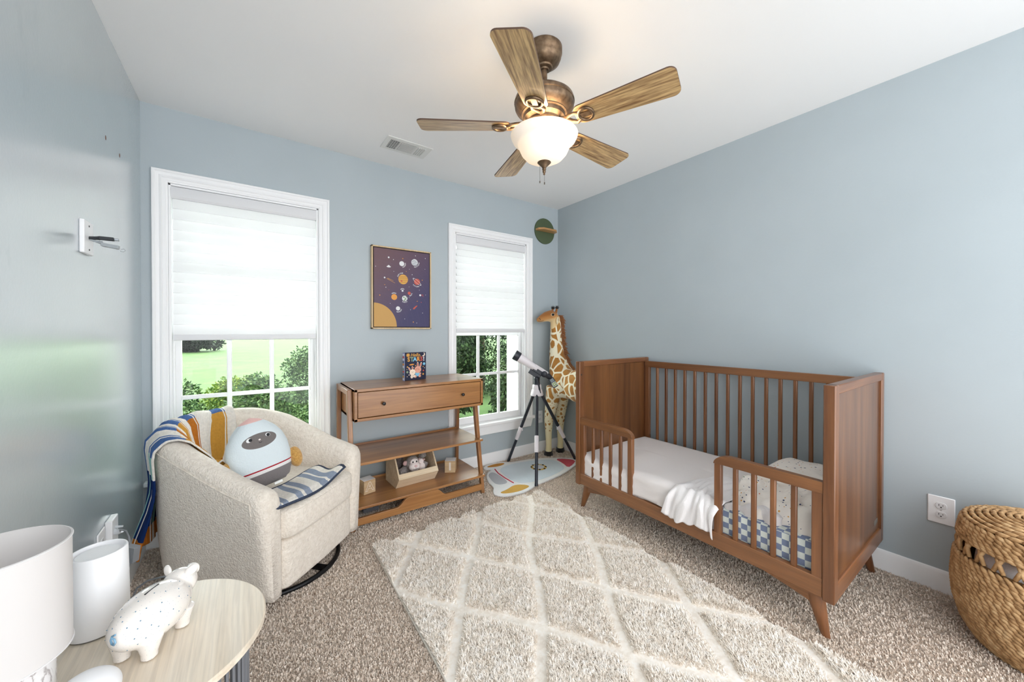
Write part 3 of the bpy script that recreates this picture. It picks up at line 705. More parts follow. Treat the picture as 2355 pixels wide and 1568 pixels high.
# white sheet over the mattress (most of its length)
m_sheet = cloth('white_sheet', S(232, 226, 224), .9, .12, 200)
def sheet(u, w):
    # u across x from wall side over the top and down the front, w along y
    y = .84 + (1.748 - .84) * w
    path_len = .66 + .20; s_ = u * (path_len + .05) - .05
    xb, xf = 2.508, 1.822
    zt = .372
    r = .035
    if s_ < 0: x, z = xb, zt + s_
    elif s_ < (xb - xf) - r: x, z = xb - s_, zt + .005 * math.sin(s_ * 4.5)
    elif s_ < (xb - xf) - r + r * math.pi / 2:
        a = (s_ - ((xb - xf) - r)) / r; x, z = xf + r - r * math.sin(a), zt - r * (1 - math.cos(a)) - .001
    else:
        q = s_ - ((xb - xf) - r + r * math.pi / 2); x, z = xf - .001 * q + .004 * hsh(y * 4, q * 9), zt - r - min(q, .104 + .005 * math.sin(14 * y))
    # pull folds at the front
    z += (.004 * math.sin(9 * y + 5 * (xb - x)) + .0025 * math.sin(23 * y)) * (x < 2.2)
    if w > .965: z -= (w - .965) / .035 * .02; 
    return (x, y, z)
o = B().grid(sheet, 70, 80).build('fitted_sheet', m_sheet, solid=.003, ang=0)
tag(recentre(o, (2.165, 1.3, .37)), 'plain off-white sheet pulled over the open middle of the crib bed', 'sheet')
# crumpled white blanket spilling over the front rail
def muslin(u, w):
    front = min(1, max(0, (u - .45) / .2)); y = (.775 + .20 * w) * (1 - u) + (.845 + .275 * w) * u + .018 * math.sin(7 * w + 9 * u) * (1 - w * w)
    if u < .66:
        q = u / .66; x = 2.16 - .32 * q; z = .384 + .034 * math.sin(math.pi * min(1, q * 1.05)) * (1 - .75 * w) + .008 * math.sin(11 * w + 3 * q) * q
    else:
        q = (u - .66) / .34; x = 1.84 - .052 * math.sin(min(1, q * 1.7) * math.pi / 2); z = .386 - .148 * q ** 1.25 + .018 * math.sin(2 * math.pi * w) * q - .03 * q * (1 - w)
        x -= (.009 * math.sin(19 * w + 2.2 * q) + .005 * math.sin(41 * w)) * min(1, q * 2)
    z += .0035 * math.sin(30 * w - 9 * u) + .0025 * math.sin(17 * u + 40 * w)
    if w > .93: z -= (w - .93) / .07 * .010
    return (max(x, 1.783), y, z)
o = B().grid(muslin, 70, 60).build('muslin_blanket', cloth('muslin', S(238, 234, 234), .9, .3, 260), solid=.004, ang=0)
tag(recentre(o, (1.95, .93, .39)), 'crumpled plain white muslin blanket hanging over the crib front rail', 'blanket')
# print fabric
def print_mat(name, scale, dens=.5):
    t = NT(name); v = t.coord((scale, scale, scale)); vn = t.new('ShaderNodeTexVoronoi'); t.ln(v, vn.inputs['Vector']); vn.inputs['Randomness'].default_value = 1
    spx = t.new('ShaderNodeSeparateXYZ'); t.ln(vn.outputs['Color'], spx.inputs[0])
    rr = t.math('MULTIPLY', t.math('POWER', spx.outputs[1], 1.1), .27)
    m1 = t.math('LESS_THAN', vn.outputs['Distance'], t.math('ADD', rr, .05))
    gate = t.math('GREATER_THAN', spx.outputs[2], 1 - dens)
    col = t.ramp(spx.outputs[0], [(0, S(74, 84, 112)), (.35, S(214, 160, 84)), (.55, S(74, 84, 112)), (.72, S(206, 120, 84)), (.85, S(120, 140, 118))], 'CONSTANT')
    t.base(t.mix(t.math('MULTIPLY', m1, gate), S(245, 238, 230), col)); t.b.inputs['Roughness'].default_value = .9
    t.b.inputs['Specular IOR Level'].default_value = .2
    t.bump(t.noise(t.coord(), 22, 4), .25, .01); return t.m
m_print = print_mat('planet_print', 13, .66)
# pillow
def pil(x, y, z):
    k = .010 * hsh(x * 3, y * 3); return (x, y, z + k)
o = B().sell((2.29, .628, .450), (.215, .172, .058), .8, 64, 28, fn=pil, e2=.28).build('toddler_pillow', m_print, ang=0)
tag(recentre(o, (2.29, .62, .39)), 'small cream pillow with a dotted planet print at the crib end', 'pillow')
def duv(u, w):
    y = .462 + .365 * w - .02 * u
    zt0 = .455 - .02 * w
    if u < .55:
        q = u / .55; x = 2.19 - .27 * q; z = .454 + .030 * math.sin(math.pi * q) - .035 * w + .018 * hsh(x * 4, y * 4) + .006 * math.sin(34 * w + 9 * q)
    else:
        q = (u - .55) / .45; a = q * 1.2; x = 1.92 - .062 * math.sin(min(a, 1) * math.pi / 2) + .016 * math.sin(13 * w + 2 + 2 * q) * q + .008 * math.sin(29 * w - 4 * q)
        z = .455 - .035 * w - .012 * hsh(1.9 * 4, y * 4) * (q - .5) - .155 * q ** 1.3 * (1 + .15 * math.sin(7 * w))
    return (max(x, 1.836), y, z)
o = B().grid(duv, 60, 60).build('printed_blanket', m_print, solid=.006, ang=0)
tag(recentre(o, (2.0, .65, .43)), 'cream planet-print blanket bunched below the pillow behind the right guard rail', 'blanket')
def under(u, w):
    y = .60 + .235 * w; q = u
    x = 2.02 - .17 * min(1, q * 1.6); z = .385 + .02 * math.sin(5 * w) if q < .6 else .385 - .12 * (q - .6) / .4
    x += .010 * math.sin(17 * w + 3 * q); z += .008 * math.sin(25 * w) * q
    return (max(x, 1.838), y, z)
o = B().grid(under, 40, 40).build('cotton_blanket', cloth('muslin', S(238, 234, 234)), solid=.006, ang=0)
tag(recentre(o, (1.93, .72, .39)), 'folded white cotton blanket under the printed blanket behind the guard rail', 'blanket')

# ------------------------------------------------------------------ shag rug
m_rugb = plain('rug_backing', S(226, 220, 210), 1, spec=.1)
rx0, rx1, ry0, ry1 = .535, 1.722, .22, 2.072
def chan(x, y):
    u = (x - .53) / .2; w = (y - 1.665) / .28
    wob = .05 * np.sin(9 * y) + .05 * np.sin(11 * x)
    a = (u + w + wob) / 2; b_ = (u - w + wob) / 2
    d = np.minimum(np.abs(a - np.round(a)), np.abs(b_ - np.round(b_)))   # distance in diag units
    return d
rug = thing('shag_rug', 'large cream shag rug with carved diamond lines in the middle of the floor', 'rug', (1.13, 1.15, 0))
RM = Matrix.Translation((1.13, 1.15, 0)) @ Matrix.Rotation(R(-.4), 4, 'Z') @ Matrix.Translation((-1.13, -1.15, 0))
b = B().box(rx0, rx1, ry0, ry1, .001, .012); b.v = [tuple(RM @ Vector(p)) for p in b.v]
b.build('rug_backing', m_rugb, rug, bevel=.003)
def rugh(x, y): return .011 + .011 * np.clip((chan(x, y) - .055) / .07, 0, 1) ** .7
gx, gy = np.meshgrid(np.linspace(rx0 + .003, rx1 - .003, 260), np.linspace(ry0 + .003, ry1 - .003, 400)); gz = rugh(gx, gy) * np.minimum(1, 3 * np.minimum(gx - rx0, rx1 - gx) / .01 + .5); gz = np.maximum(gz, .0125)
GV = np.stack([gx, gy, gz], -1).reshape(-1, 3) @ np.array(RM)[:3, :3].T + np.array(RM)[:3, 3]
ii = (np.arange(399)[:, None] * 260 + np.arange(259)[None]).reshape(-1); b = B().arr(GV, np.stack([ii, ii + 1, ii + 261, ii + 260], 1))
m_wool = pile_mat('shag_wool', (S(240, 231, 220), S(250, 243, 234), S(255, 251, 246)), 40)
b.build('rug_ground', m_wool, rug, ang=0)
N = 190000
g = np.random.default_rng(3)
x = g.uniform(rx0 + .004, rx1 - .004, N * 2); y = g.uniform(ry0, ry1 - .004, N * 2)
keep = g.random(N * 2) < np.clip(1.5 / (.4 + y), 0, 1); x, y = x[keep][:N], y[keep][:N]; n = len(x)
dch = chan(x, y); ph = np.clip((dch - .055) / .06, 0, 1) ** .7
patch = .5 + .5 * np.sin(x * 13 + 3 * np.sin(y * 9)) * np.sin(y * 15 + 2 * np.sin(x * 12))
L = (.003 + .017 * ph) * g.uniform(.75, 1.2, n) * (.9 + .2 * patch)
ang = g.uniform(0, 2 * np.pi, n) + 1.0 * np.sin(x * 31 + 1.7 * np.sin(27 * y)) + .5 * np.cos(y * 29)
lean = .45 + .75 * g.random(n); dx, dy = np.cos(ang), np.sin(ang)
nx, ny = -dy, dx; wd = g.uniform(.0012, .0024, n)
z0 = rugh(x, y) - .002
def pt_(t_, side, wf):
    hx = L * lean * t_ ** 1.6 * .8; hz = L * (t_ - .22 * lean * t_ ** 2)
    return np.stack([x + dx * hx + nx * wd * side * wf, y + dy * hx + ny * wd * side * wf, z0 + hz], 1)
V = np.stack([pt_(0, -1, 1), pt_(0, 1, 1), pt_(.55, -1, 1.15), pt_(.55, 1, 1.15), pt_(1, 0, 1)], 1)
Rm = np.array(RM)[:3, :3]; tv = np.array(RM)[:3, 3]; V = V @ Rm.T + tv
o = blades('shag_pile', V, np.array([[0, 1, 3], [0, 3, 2], [2, 3, 4]]), m_wool, rug)
o['kind'] = 'stuff'
# carpet pile
N = 230000; x = g.uniform(X0 + .015, X1 - .015, N * 6); y = g.uniform(-.1, Y1 - .015, N * 6)
dd = np.hypot(x, y); vis = (dd > .75) & ~((x > rx0 + .01) & (x < rx1 - .01) & (y > ry0 + .02) & (y < ry1 - .02))
vis &= g.random(len(x)) < np.clip(1.6 / dd ** 1.5, 0, 1); vis &= (x > y * -.15 - .1) 
x, y = x[vis][:N], y[vis][:N]; n = len(x)
ang = g.uniform(0, 2 * np.pi, n); L = g.uniform(.004, .009, n); dx, dy = np.cos(ang), np.sin(ang); wd = g.uniform(.0010, .0019, n) * (1 + .25 * np.hypot(x, y)); lean = g.uniform(.2, .9, n)
V = np.stack([np.stack([x - dy * wd, y + dx * wd, 0 * x], 1), np.stack([x + dy * wd, y - dx * wd, 0 * x], 1), np.stack([x + dx * L * lean + dy * wd * .7, y + dy * L * lean - dx * wd * .7, L], 1), np.stack([x + dx * L * lean - dy * wd * .7, y + dy * L * lean + dx * wd * .7, L], 1)], 1)
flo = bpy.data.objects['floor']
o = blades('carpet_pile', V, np.array([[0, 1, 2], [0, 2, 3]]), m_pile, flo); o['kind'] = 'stuff'

# ------------------------------------------------------------------ console table with drawer
m_kx = wood('console_wood', S(134, 86, 48), S(184, 132, 80), 'x', .8, .3, .35)
m_kz = wood('console_leg_wood', S(130, 84, 48), S(172, 120, 74), 'z', .8, .32, .3)
con = thing('console_table', 'honey-brown wooden console table with one wide drawer and two open shelves', 'console table', (.95, 2.53, 0))
bx0, bx1, by0, by1, bz0, bz1 = .512, 1.412, 2.338, 2.745, .645, .843
b = B(); t_ = .018
b.box(bx0, bx1, by0, by1, bz1 - t_, bz1); b.build('top', m_kx, con, bevel=.002)
b = B().box(bx0, bx1, by0, by1, bz0, bz0 + t_); b.build('case_bottom', m_kx, con, bevel=.002)
for x in (bx0, bx1 - t_): B().box(x, x + t_, by0, by1, bz0 + .001, bz1 - .001).build('case_side', m_kx, con, bevel=.002)
B().box(bx0 + t_, bx1 - t_, by1 - .01, by1, bz0 + t_, bz1 - t_).build('case_back', m_kx, con, smooth=False)
b = B().box(bx0 + t_ + .004, bx1 - t_ - .004, by0 + .006, by0 + .024, bz0 + t_ + .004, bz1 - t_ - .004)
b.box(bx0 + t_ + .006, bx1 - t_ - .006, by0 + .022, by1 - .03, bz0 + t_ + .006, bz0 + t_ + .02)
dr = b.build('drawer', m_kx, con, bevel=.0012)
for x in (.684, 1.240):
    B().lathe([(.001, 0), (.006, 0), (.0045, -.006), (.005, -.010), (.0105, -.014), (.0115, -.019), (.009, -.024), (.001, -.026)], n=20, M=Matrix.Translation((x, by0 + .004, .742)) @ Matrix.Rotation(R(-90), 4, 'X')).build('knob', plain('black_iron', S(30, 28, 28), .35, .3), dr)
# side frames: splayed front leg, straight back leg
for x0_, nm in ((.484, 'l'), (1.384, 'r')):
    x1_ = x0_ + .026; zt = .836 if nm == 'l' else .645
    fyt = 2.398 if nm == 'l' else 2.418
    b = B().prism([(fyt - .002, zt), (fyt + .036, zt), (2.334, 0), (2.308, 0)], x0_, x1_, 'yz'); b.build('front_leg', m_kz, con, bevel=.003)
    b = B().prism([(2.705, zt), (2.742, zt), (2.752, 0), (2.730, 0)], x0_, x1_, 'yz'); b.build('back_leg', m_kz, con, bevel=.003)
    if nm == 'l': b = B().box(x0_ + .002, x1_ - .002, 2.43, 2.71, .800, .836); b.build('side_bar', m_kz, con, bevel=.003)
    b = B().box(x0_ + .004, x1_ - .004, 2.33, 2.74, .100, .122); b.build('side_rail', m_kz, con, bevel=.002)
for zt, yf, nm in ((.395, 2.330, 'a'), (.140, 2.302, 'b')):
    b = B().box(.500, 1.408, yf, 2.715, zt - .016, zt); b.build('shelf', m_kx, con, bevel=.003)
    b = B().box(.512, 1.384, 2.715, 2.727, zt - .020, zt + .012); b.build('shelf_lip', m_kx, con, bevel=.002)
ap = [(.510, .030), (1.384, .030), (1.384, .074)]
def sm_(a): return a * a * (3 - 2 * a)
for i in range(9): ap.append((1.20 - .055 * i / 8 if False else 1.10 - .07 * i / 8, .074 + .048 * sm_(i / 8)))
for i in range(9): ap.append((.83 - .07 * i / 8, .122 - .048 * sm_(i / 8)))
ap.append((.510, .074))
B().prism(ap, 2.306, 2.324, 'xz').build('bottom_apron', m_kx, con, bevel=.002)
tag(recentre(B().box(.60, .70, 2.50, 2.545, .002, .03).add([(.62, 2.495, .0305), (.66, 2.495, .0305), (.66, 2.54, .0305), (.62, 2.54, .0305)], [(0, 1, 2, 3)], 1).build('storage_pouch', [plain('pouch_grey', S(120, 120, 126), .7), plain('pouch_label', S(196, 196, 200), .6)], bevel=.004), (.65, 2.52, 0)), 'small grey packet lying on the carpet under the console table', 'packet')

# book on the console
bk_ = thing('board_book', 'navy board book titled Hello STARS standing on the console table', 'book', (.972, 2.565, .8435), R(8.5))
bw, bh, bd = .170, .198, .030
m_navy = plain('book_navy', S(28, 34, 62), .35, coat=.3)
b = B().box(-bw / 2, bw / 2, -bd / 2, -bd / 2 + .003, 0, bh); b.box(-bw / 2, bw / 2, bd / 2 - .003, bd / 2, 0, bh)
b.build('cover', m_navy, bk_, local=True, bevel=.001)
b = B().box(-bw / 2 + .002, bw / 2 - .002, -bd / 2 + .003, bd / 2 - .003, .002, bh - .003); b.build('pages', plain('page_edge', S(225, 220, 212), .8), bk_, local=True)
sp = B(); cols_ = ['white', 'gold', 'slate', 'red', 'green', 'white', 'amber', 'slate', 'white', 'red', 'white']
sp.box(-bw / 2 - .002, -bw / 2, -bd / 2, bd / 2, 0, bh, 11)
for i in range(11): sp.box(-bw / 2 - .0026, -bw / 2 - .0019, -bd / 2 + .004, bd / 2 - .004, .006 + i * .0172, .006 + i * .0172 + .013, pk.index(cols_[i]))
bmats = pm + [plain('print_%s' % q, c_, .5) for q, c_ in (('cream', S(244, 226, 206)), ('skin', S(226, 164, 142)))]
sp_m = pm + [plain('spine_blue', S(150, 160, 200), .5)] * 3
sp.m = [min(q, 11) for q in sp.m]
sp.build('spine', pm + [plain('spine_blue', S(120, 132, 178), .5)] * (12 - len(pm)), bk_, local=True)
BM = Matrix.Translation((0, -bd / 2 - .0003, bh / 2)) @ Matrix.Rotation(R(90), 4, 'X')
def bp(px, py): return ((px - 860) / 780 * bw, (840 - py) / 980 * bh)
b = B(); CR, SK = len(pm), len(pm) + 1
xy = bp(860, 440); txt(b, 'Hello,', .034, BM @ Matrix.Translation((xy[0], xy[1], .0002)), .0002, pi_['gold'], bold=.0006, shear=.35)
for ch, px, c_ in (('S', 610, 'gold'), ('T', 725, 'green'), ('A', 835, 'slate'), ('R', 960, 'amber'), ('S', 1078, 'red'), ('!', 1165, 'white')):
    xy = bp(px, 595); txt(b, ch, .042, BM @ Matrix.Translation((xy[0], xy[1], .0002)), .0002, {'slate': len(pm) + 2}.get(c_, pi_[c_]), bold=.0016)
bmats.append(plain('print_sky', S(130, 196, 226), .5))
def bd_(px, py, r, m_, h=.0004, ry=None, rot=0):
    x, y = bp(px, py); disc(b, (0, 0), r, BM @ Matrix.Translation((x, y, h)) @ Matrix.Rotation(R(rot), 4, 'Z'), m_, 20, 0, ry)
bd_(590, 435, .010, pi_['gold'])
for k in range(8): bd_(590 + 58 * math.cos(k * .785), 435 + 58 * math.sin(k * .785), .003, pi_['gold'])
bd_(590, 435, .004, pi_['amber'], .0006)
bd_(1145, 430, .014, CR); n_i = len(pm) + 3; bmats.append(m_navy); bd_(1115, 410, .0125, n_i, .0006)
bd_(720, 775, .020, pi_['amber'], .0004, .005, 5); bd_(1175, 770, .010, len(pm) + 2)
# two simple cartoon rabbits
for ex, ey, rot in ((940, 790, 3), (1048, 800, -18)): bd_(ex, ey, .0068, CR, .0004, .020, rot); bd_(ex, ey, .0042, pi_['red'], .0006, .015, rot)
bd_(940, 965, .0275, SK, .0008, .025)
for ex, ey, rot in ((640, 930, 30), (745, 905, 8)): bd_(ex, ey, .006, CR, .0005, .016, rot); bd_(ex, ey, .0036, pi_['red'], .0007, .012, rot)
bd_(930, 1130, .019, pi_['lines'] if False else len(pm) + 2, .0006, .016); bd_(850, 1205, .010, SK, .0007); bd_(1010, 1195, .010, SK, .0007); bd_(1030, 1110, .007, SK, .0008)
bd_(745, 1050, .0235, CR, .0010, .022); bd_(720, 1200, .011, CR, .0007, .013); bd_(810, 1190, .010, CR, .0008, .009)
for ex, ey in ((895, 930), (950, 925)): bd_(ex, ey, .0018, n_i, .0011)
for ex, ey in ((720, 1035), (775, 1030)): bd_(ex, ey, .0018, n_i, .0013)
for ex, ey in ((865, 968), (975, 965)): bd_(ex, ey, .0032, pi_['red'], .0011)
bd_(922, 955, .002, pi_['brown'], .0012); bd_(745, 1055, .002, pi_['brown'], .0013)
for px_, py_, r_, m_ in ((565, 850, .0055, pi_['gold']), (560, 1030, .008, pi_['green']), (622, 1135, .004, CR), (555, 1190, .003, CR), (545, 935, .0025, CR), (860, 820, .0045, pi_['amber']), (1140, 870, .004, pi_['gold']), (1190, 920, .003, CR), (1150, 1015, .0055, pi_['red']), (1140, 1140, .007, pi_['gold']), (798, 880, .0025, CR)): bd_(px_, py_, r_, m_, .0003)
b.build('cover_print', bmats, bk_, local=True, smooth=False)

# wooden bin with a plush monkey
bn = thing('wooden_bin', 'pale open-front wooden bin on the lower console shelf', 'bin', (.93, 2.55, .1405), R(2.5))
m_pw = wood('bin_wood', S(206, 182, 148), S(232, 214, 186), 'x', 1.2, .6, 0)
side = [(-.105, 0), (.085, 0), (.085, .205), (-.075, .205), (-.165, .075)]   # local y,z : open front above the lip
fl_ = .285 / 2
for x in (-fl_, fl_ - .010):
    B().prism(side, x, x + .010, 'yz').build('side_panel', m_pw, bn, local=True, bevel=.001)
M0 = B(); M0.prism([(-.105, 0), (-.165, .075), (-.157, .079), (-.100, .008)], -fl_ + .010, fl_ - .010, 'yz'); M0.build('front_panel', m_pw, bn, local=True)
M0 = B(); M0.prism([(-.165, .075), (-.145, .104), (-.137, .100), (-.155, .072)], -fl_ + .010, fl_ - .010, 'yz'); M0.build('front_lip', m_pw, bn, local=True)
M0 = B().box(-fl_ + .01, fl_ - .01, -.10, .08, 0, .008); M0.build('bin_base', m_pw, bn, local=True)
M0 = B().box(-fl_ + .01, fl_ - .01, .077, .085, 0, .205); M0.build('back_panel', m_pw, bn, local=True)
def fur(name, c1, c2, sc=120, bs=.8):
    t = NT(name); v = t.coord(); t.base(t.ramp(t.noise(v, sc, 4, .7), [(.35, c1), (.65, c2)])); t.b.inputs['Roughness'].default_value = 1
    t.b.inputs['Specular IOR Level'].default_value = .1; t.b.inputs['Sheen Weight'].default_value = .3; t.bump(t.noise(v, sc * 1.6, 4, .7), bs, .006); return t.m
m_gf = fur('grey_fur', S(132, 124, 120), S(190, 182, 178)); m_pf = fur('pink_fur', S(236, 220, 214), S(248, 238, 234), 200, .3)
mk = thing('plush_monkey', 'grey plush monkey with a smiling cream muzzle, sitting in the wooden bin', 'stuffed toy', (.93, 2.53, .16))
b = B(); b.sell((.93, 2.56, .200), (.062, .050, .050), 1, 24, 14); b.sell((.938, 2.525, .262), (.047, .042, .048), 1, 24, 14)
b.path([(.885, 2.55, .215), (.85, 2.50, .222), (.855, 2.465, .222)], [.022, .024, .026], 12); b.path([(.975, 2.56, .215), (1.01, 2.53, .24), (1.03, 2.50, .226)], [.02, .024, .028], 12)
b.path([(.99, 2.575, .22), (1.02, 2.575, .27), (1.035, 2.55, .30)], [.02, .02, .026], 12)
b.build('body', m_gf, mk, remesh=.004, sm=4)
b = B().sell((.938, 2.482, .246), (.040, .030, .031), .9, 28, 16); b.sell((.938, 2.492, .277), (.030, .018, .024), 1, 20, 12); b.build('muzzle', m_pf, mk, remesh=.003, sm=6)
for s in (-1, 1):
    B().sell((.938 + s * .013, 2.4735, .281), (.0052, .003, .0068), 1, 14, 8).build('eye', plain('bead_black', S(18, 16, 18), .2), mk)
    B().sell((.938 + s * .052, 2.520, .268), (.017, .009, .017), 1, 16, 10).build('ear', plain('ear_pink', S(196, 160, 156), .9), mk)
b = B().path([(.938 - .022, 2.4585, .244), (.938 - .014, 2.4545, .2375), (.938, 2.452, .2345), (.938 + .014, 2.4545, .2375), (.938 + .022, 2.4585, .244)], .0013, 6)
b.path([(.938, 2.452, .236), (.938, 2.4515, .248)], .0009, 6); b.build('mouth', plain('thread_black', S(30, 26, 28), .6), mk)
B().sell((.938, 2.4515, .258), (.011, .004, .008), 1, 16, 10).build('nose', plain('nose_pink', S(226, 190, 188), .9), mk)
pk2 = thing('plush_lamb', 'cream and pink plush tucked beside the monkey in the wooden bin', 'stuffed toy', (.99, 2.52, .16))
b = B().sell((.995, 2.493, .232), (.026, .026, .028), 1, 20, 12); b.sell((.995, 2.505, .268), (.020, .020, .018), 1, 20, 12); b.build('body', m_pf, pk2, remesh=.003)
b = B().sell((1.012, 2.495, .278), (.010, .010, .007), 1, 12, 8); b.build('ear', plain('ear_pink', S(196, 160, 156), .9), pk2)
tag(recentre(B().path([(.86, 2.60, .17), (.858, 2.60, .24), (.862, 2.59, .30)], [.02, .022, .016], 12).path([(.885, 2.60, .17), (.885, 2.61, .28), (.88, 2.60, .315)], [.015, .02, .014], 12).build('plush_donkey', fur('dark_fur', S(78, 68, 66), S(122, 110, 106)), remesh=.004), (.87, 2.6, .16)), 'dark grey-brown plush legs standing at the back left of the wooden bin', 'stuffed toy')

# number and letter blocks
m_bw = wood('block_wood', S(176, 146, 108), S(204, 176, 138), 'x', 2, .6, 0)
def block(c, rz, ch, label, outline):
    o = thing('toy_block', label, 'toy block', c, rz, group='wooden toy blocks on the lower console shelf'); s = .078; h_ = .088
    b = B().box(-s / 2, s / 2, -s / 2, s / 2, 0, h_)
    q = b.build('cube', [m_bw, plain('block_white', S(246, 246, 248), .4)], o, local=True, bevel=.002)
    for p in q.data.polygons:
        if abs(p.normal.z) > .5 or abs(p.normal.x) > .5 and False: p.material_index = 1
    b = B(); MM = Matrix.Translation((0, -s / 2 - .0004, h_ / 2)) @ Matrix.Rotation(R(90), 4, 'X')
    txt(b, ch, .078, MM, .0005, 0, bold=.003)
    if outline: txt(b, ch, .078, MM @ Matrix.Translation((0, 0, .0004)), .0004, 1, bold=.0005)
    b.build('character', [plain('block_print', S(226, 216, 204), .5), m_bw], o, local=True, smooth=False)
    return o
block((1.232, 2.512, .1405), R(-34), '1', 'wooden block with a white number 1, right of the wooden bin', False)
block((.625, 2.505, .1405), R(12), 'A', 'wooden block with an outlined letter A, beside the armchair', True)

# ------------------------------------------------------------------ armchair
AC = thing('armchair', 'cream boucle barrel swivel armchair by the left window', 'armchair', (.03, 2.31, 0), R(44))
t = NT('boucle'); v = t.coord(); t.base(t.ramp(t.noise(v, 60, 5, .7), [(.3, S(220, 209, 195)), (.6, S(238, 229, 217))]))
t.b.inputs['Roughness'].default_value = 1; t.b.inputs['Specular IOR Level'].default_value = .15; t.b.inputs['Sheen Weight'].default_value = .2
vn = t.new('ShaderNodeTexVoronoi'); vn.inputs['Scale'].default_value = 150; t.ln(v, vn.inputs['Vector']); vn.feature = 'SMOOTH_F1'
t.bump(t.math('ADD', t.math('MULTIPLY', vn.outputs['Distance'], -1), t.math('MULTIPLY', t.noise(v, 70, 4, .7), 1.6)), .6, .005); m_bou = t.m
AH = [(-.36, .525), (-.2, .572), (-.1, .612), (0, .655), (.1, .695), (.2, .722), (.28, .74), (.40, .758)]
def ahz(y): return float(np.interp(y, [a[0] for a in AH], [a[1] for a in AH]))
def plan(s):      # s 0..1 : left arm front -> back -> right arm front; returns point, outward normal
    P_ = []
    def f(s):
        La, Lc = .36, .92
        tot = 2 * La + Lc; d = s * tot
        if d < La: return Vector((-.355, -.34 + d * (.34 / La), 0))
        if d > La + Lc: return Vector((.355, (tot - d) * (.34 / La) - .34, 0))
        a = math.pi * (1 - (d - La) / Lc)
        c_, s_ = math.cos(a), math.sin(a); p = .78
        return Vector((math.copysign(abs(c_) ** p, c_) * .355, (abs(s_) ** p) * .385, 0))
    p = f(s); q = f(min(1, s + .004)) - f(max(0, s - .004)); q.normalize()
    return p, Vector((-q.y, q.x, 0))
def sect(h):      # (offset inward, z) profile, outer bottom -> top -> inner bottom
    return [(.048, .055), (.040, .09), (.022, .25), (.008, h - .16), (0, h - .075), (.004, h - .032), (.022, h - .008), (.050, h), (.082, h - .006), (.104, h - .028), (.112, h - .065), (.116, .40), (.118, .28), (.118, .20), (.118, .10), (.118, .055)]
rings = []; NS = 88
for i in range(NS + 1):
    s = i / NS; p, nn = plan(s); h = ahz(p.y)
    rings.append([tuple(Vector((p.x, p.y, z)) - nn * d) for d, z in sect(h)])
def cap(ring, fwd, k):    # rounded arm fronts
    c_ = sum((Vector(q) for q in ring), Vector()) / len(ring); out = []
    for q in ring:
        q = Vector(q); w = Vector((c_.x + (q.x - c_.x) * (1 - k), q.y - fwd, q.z if q.z < .1 else q.z - (k * .10 if q.z > .4 else 0))); out.append(tuple(w))
    return out
r0, r1 = rings[0], rings[-1]
rings = [cap(r0, .040, .55), cap(r0, .034, .26), cap(r0, .018, .07)] + rings + [cap(r1, .018, .07), cap(r1, .034, .26), cap(r1, .040, .55)]
b = B().loft(rings); b.build('shell', m_bou, AC, local=True, ang=0)
# seam piping on the outside faces of the arms
for sg in (0, 1):
    pts = []
    for k in range(40):
        s = (k / 39) * .48; s = 1 - s if sg else s
        p, nn = plan(s); pts.append(tuple(Vector((p.x, p.y, ahz(p.y) - .05)) + nn * .0005))
    p, nn = plan(1.0 if sg else 0.0); pts = [tuple(Vector((p.x, p.y + .015, z)) - nn * (.045 - (z - .06) * .085 if z < .4 else .002)) for z in (.07, .15, .25, .35, .44)] + pts[1:]
    B().path(pts, .0022, 6).build('piping', m_bou, AC, local=True)
def cus(x, y, z): 
    return (x, y - .018 * (1 - (x / .27) ** 2) * (y < 0), z + .014 * (1 - (x / .25) ** 2) * (1 - ((y + .09) / .34) ** 2) * (z > .36))
b = B().sell((0, -.085, .345), (.252, .315, .078), .30, 72, 24, fn=cus, e2=.22); b.build('seat_cushion', m_bou, AC, local=True, ang=0)
b = B().path([cus(.246 * math.copysign(abs(math.cos(a)) ** .22, math.cos(a)), -.085 + .312 * math.copysign(abs(math.sin(a)) ** .22, math.sin(a)), .395) for a in [math.pi + math.pi * i / 40 for i in range(41)]], .003, 6); b.build('cushion_piping', m_bou, AC, local=True)
def fr(x, y, z): return (x, y - .012 * (1 - (x / .27) ** 2) * (y < -.2), z)
b = B().sell((0, -.09, .165), (.246, .292, .112), .14, 64, 20, fn=fr, e2=.14); b.build('seat_base', m_bou, AC, local=True, ang=0)
b = B().path([(.27 * math.cos(a) , .02 + .27 * math.sin(a), .013) for a in [2 * math.pi * i / 48 for i in range(49)]], .011, 10)
b.box(-.27, .27, .005, .035, .008, .02); b.box(-.015, .015, -.25, .29, .008, .02)
b.lathe([(.06, .012), (.06, .06)], (0, .02, 0), 24)
b.v = [(x, y - .155, z) for x, y, z in b.v]
b.build('swivel_base', plain('black_steel', S(26, 26, 28), .4, .5), AC, local=True)

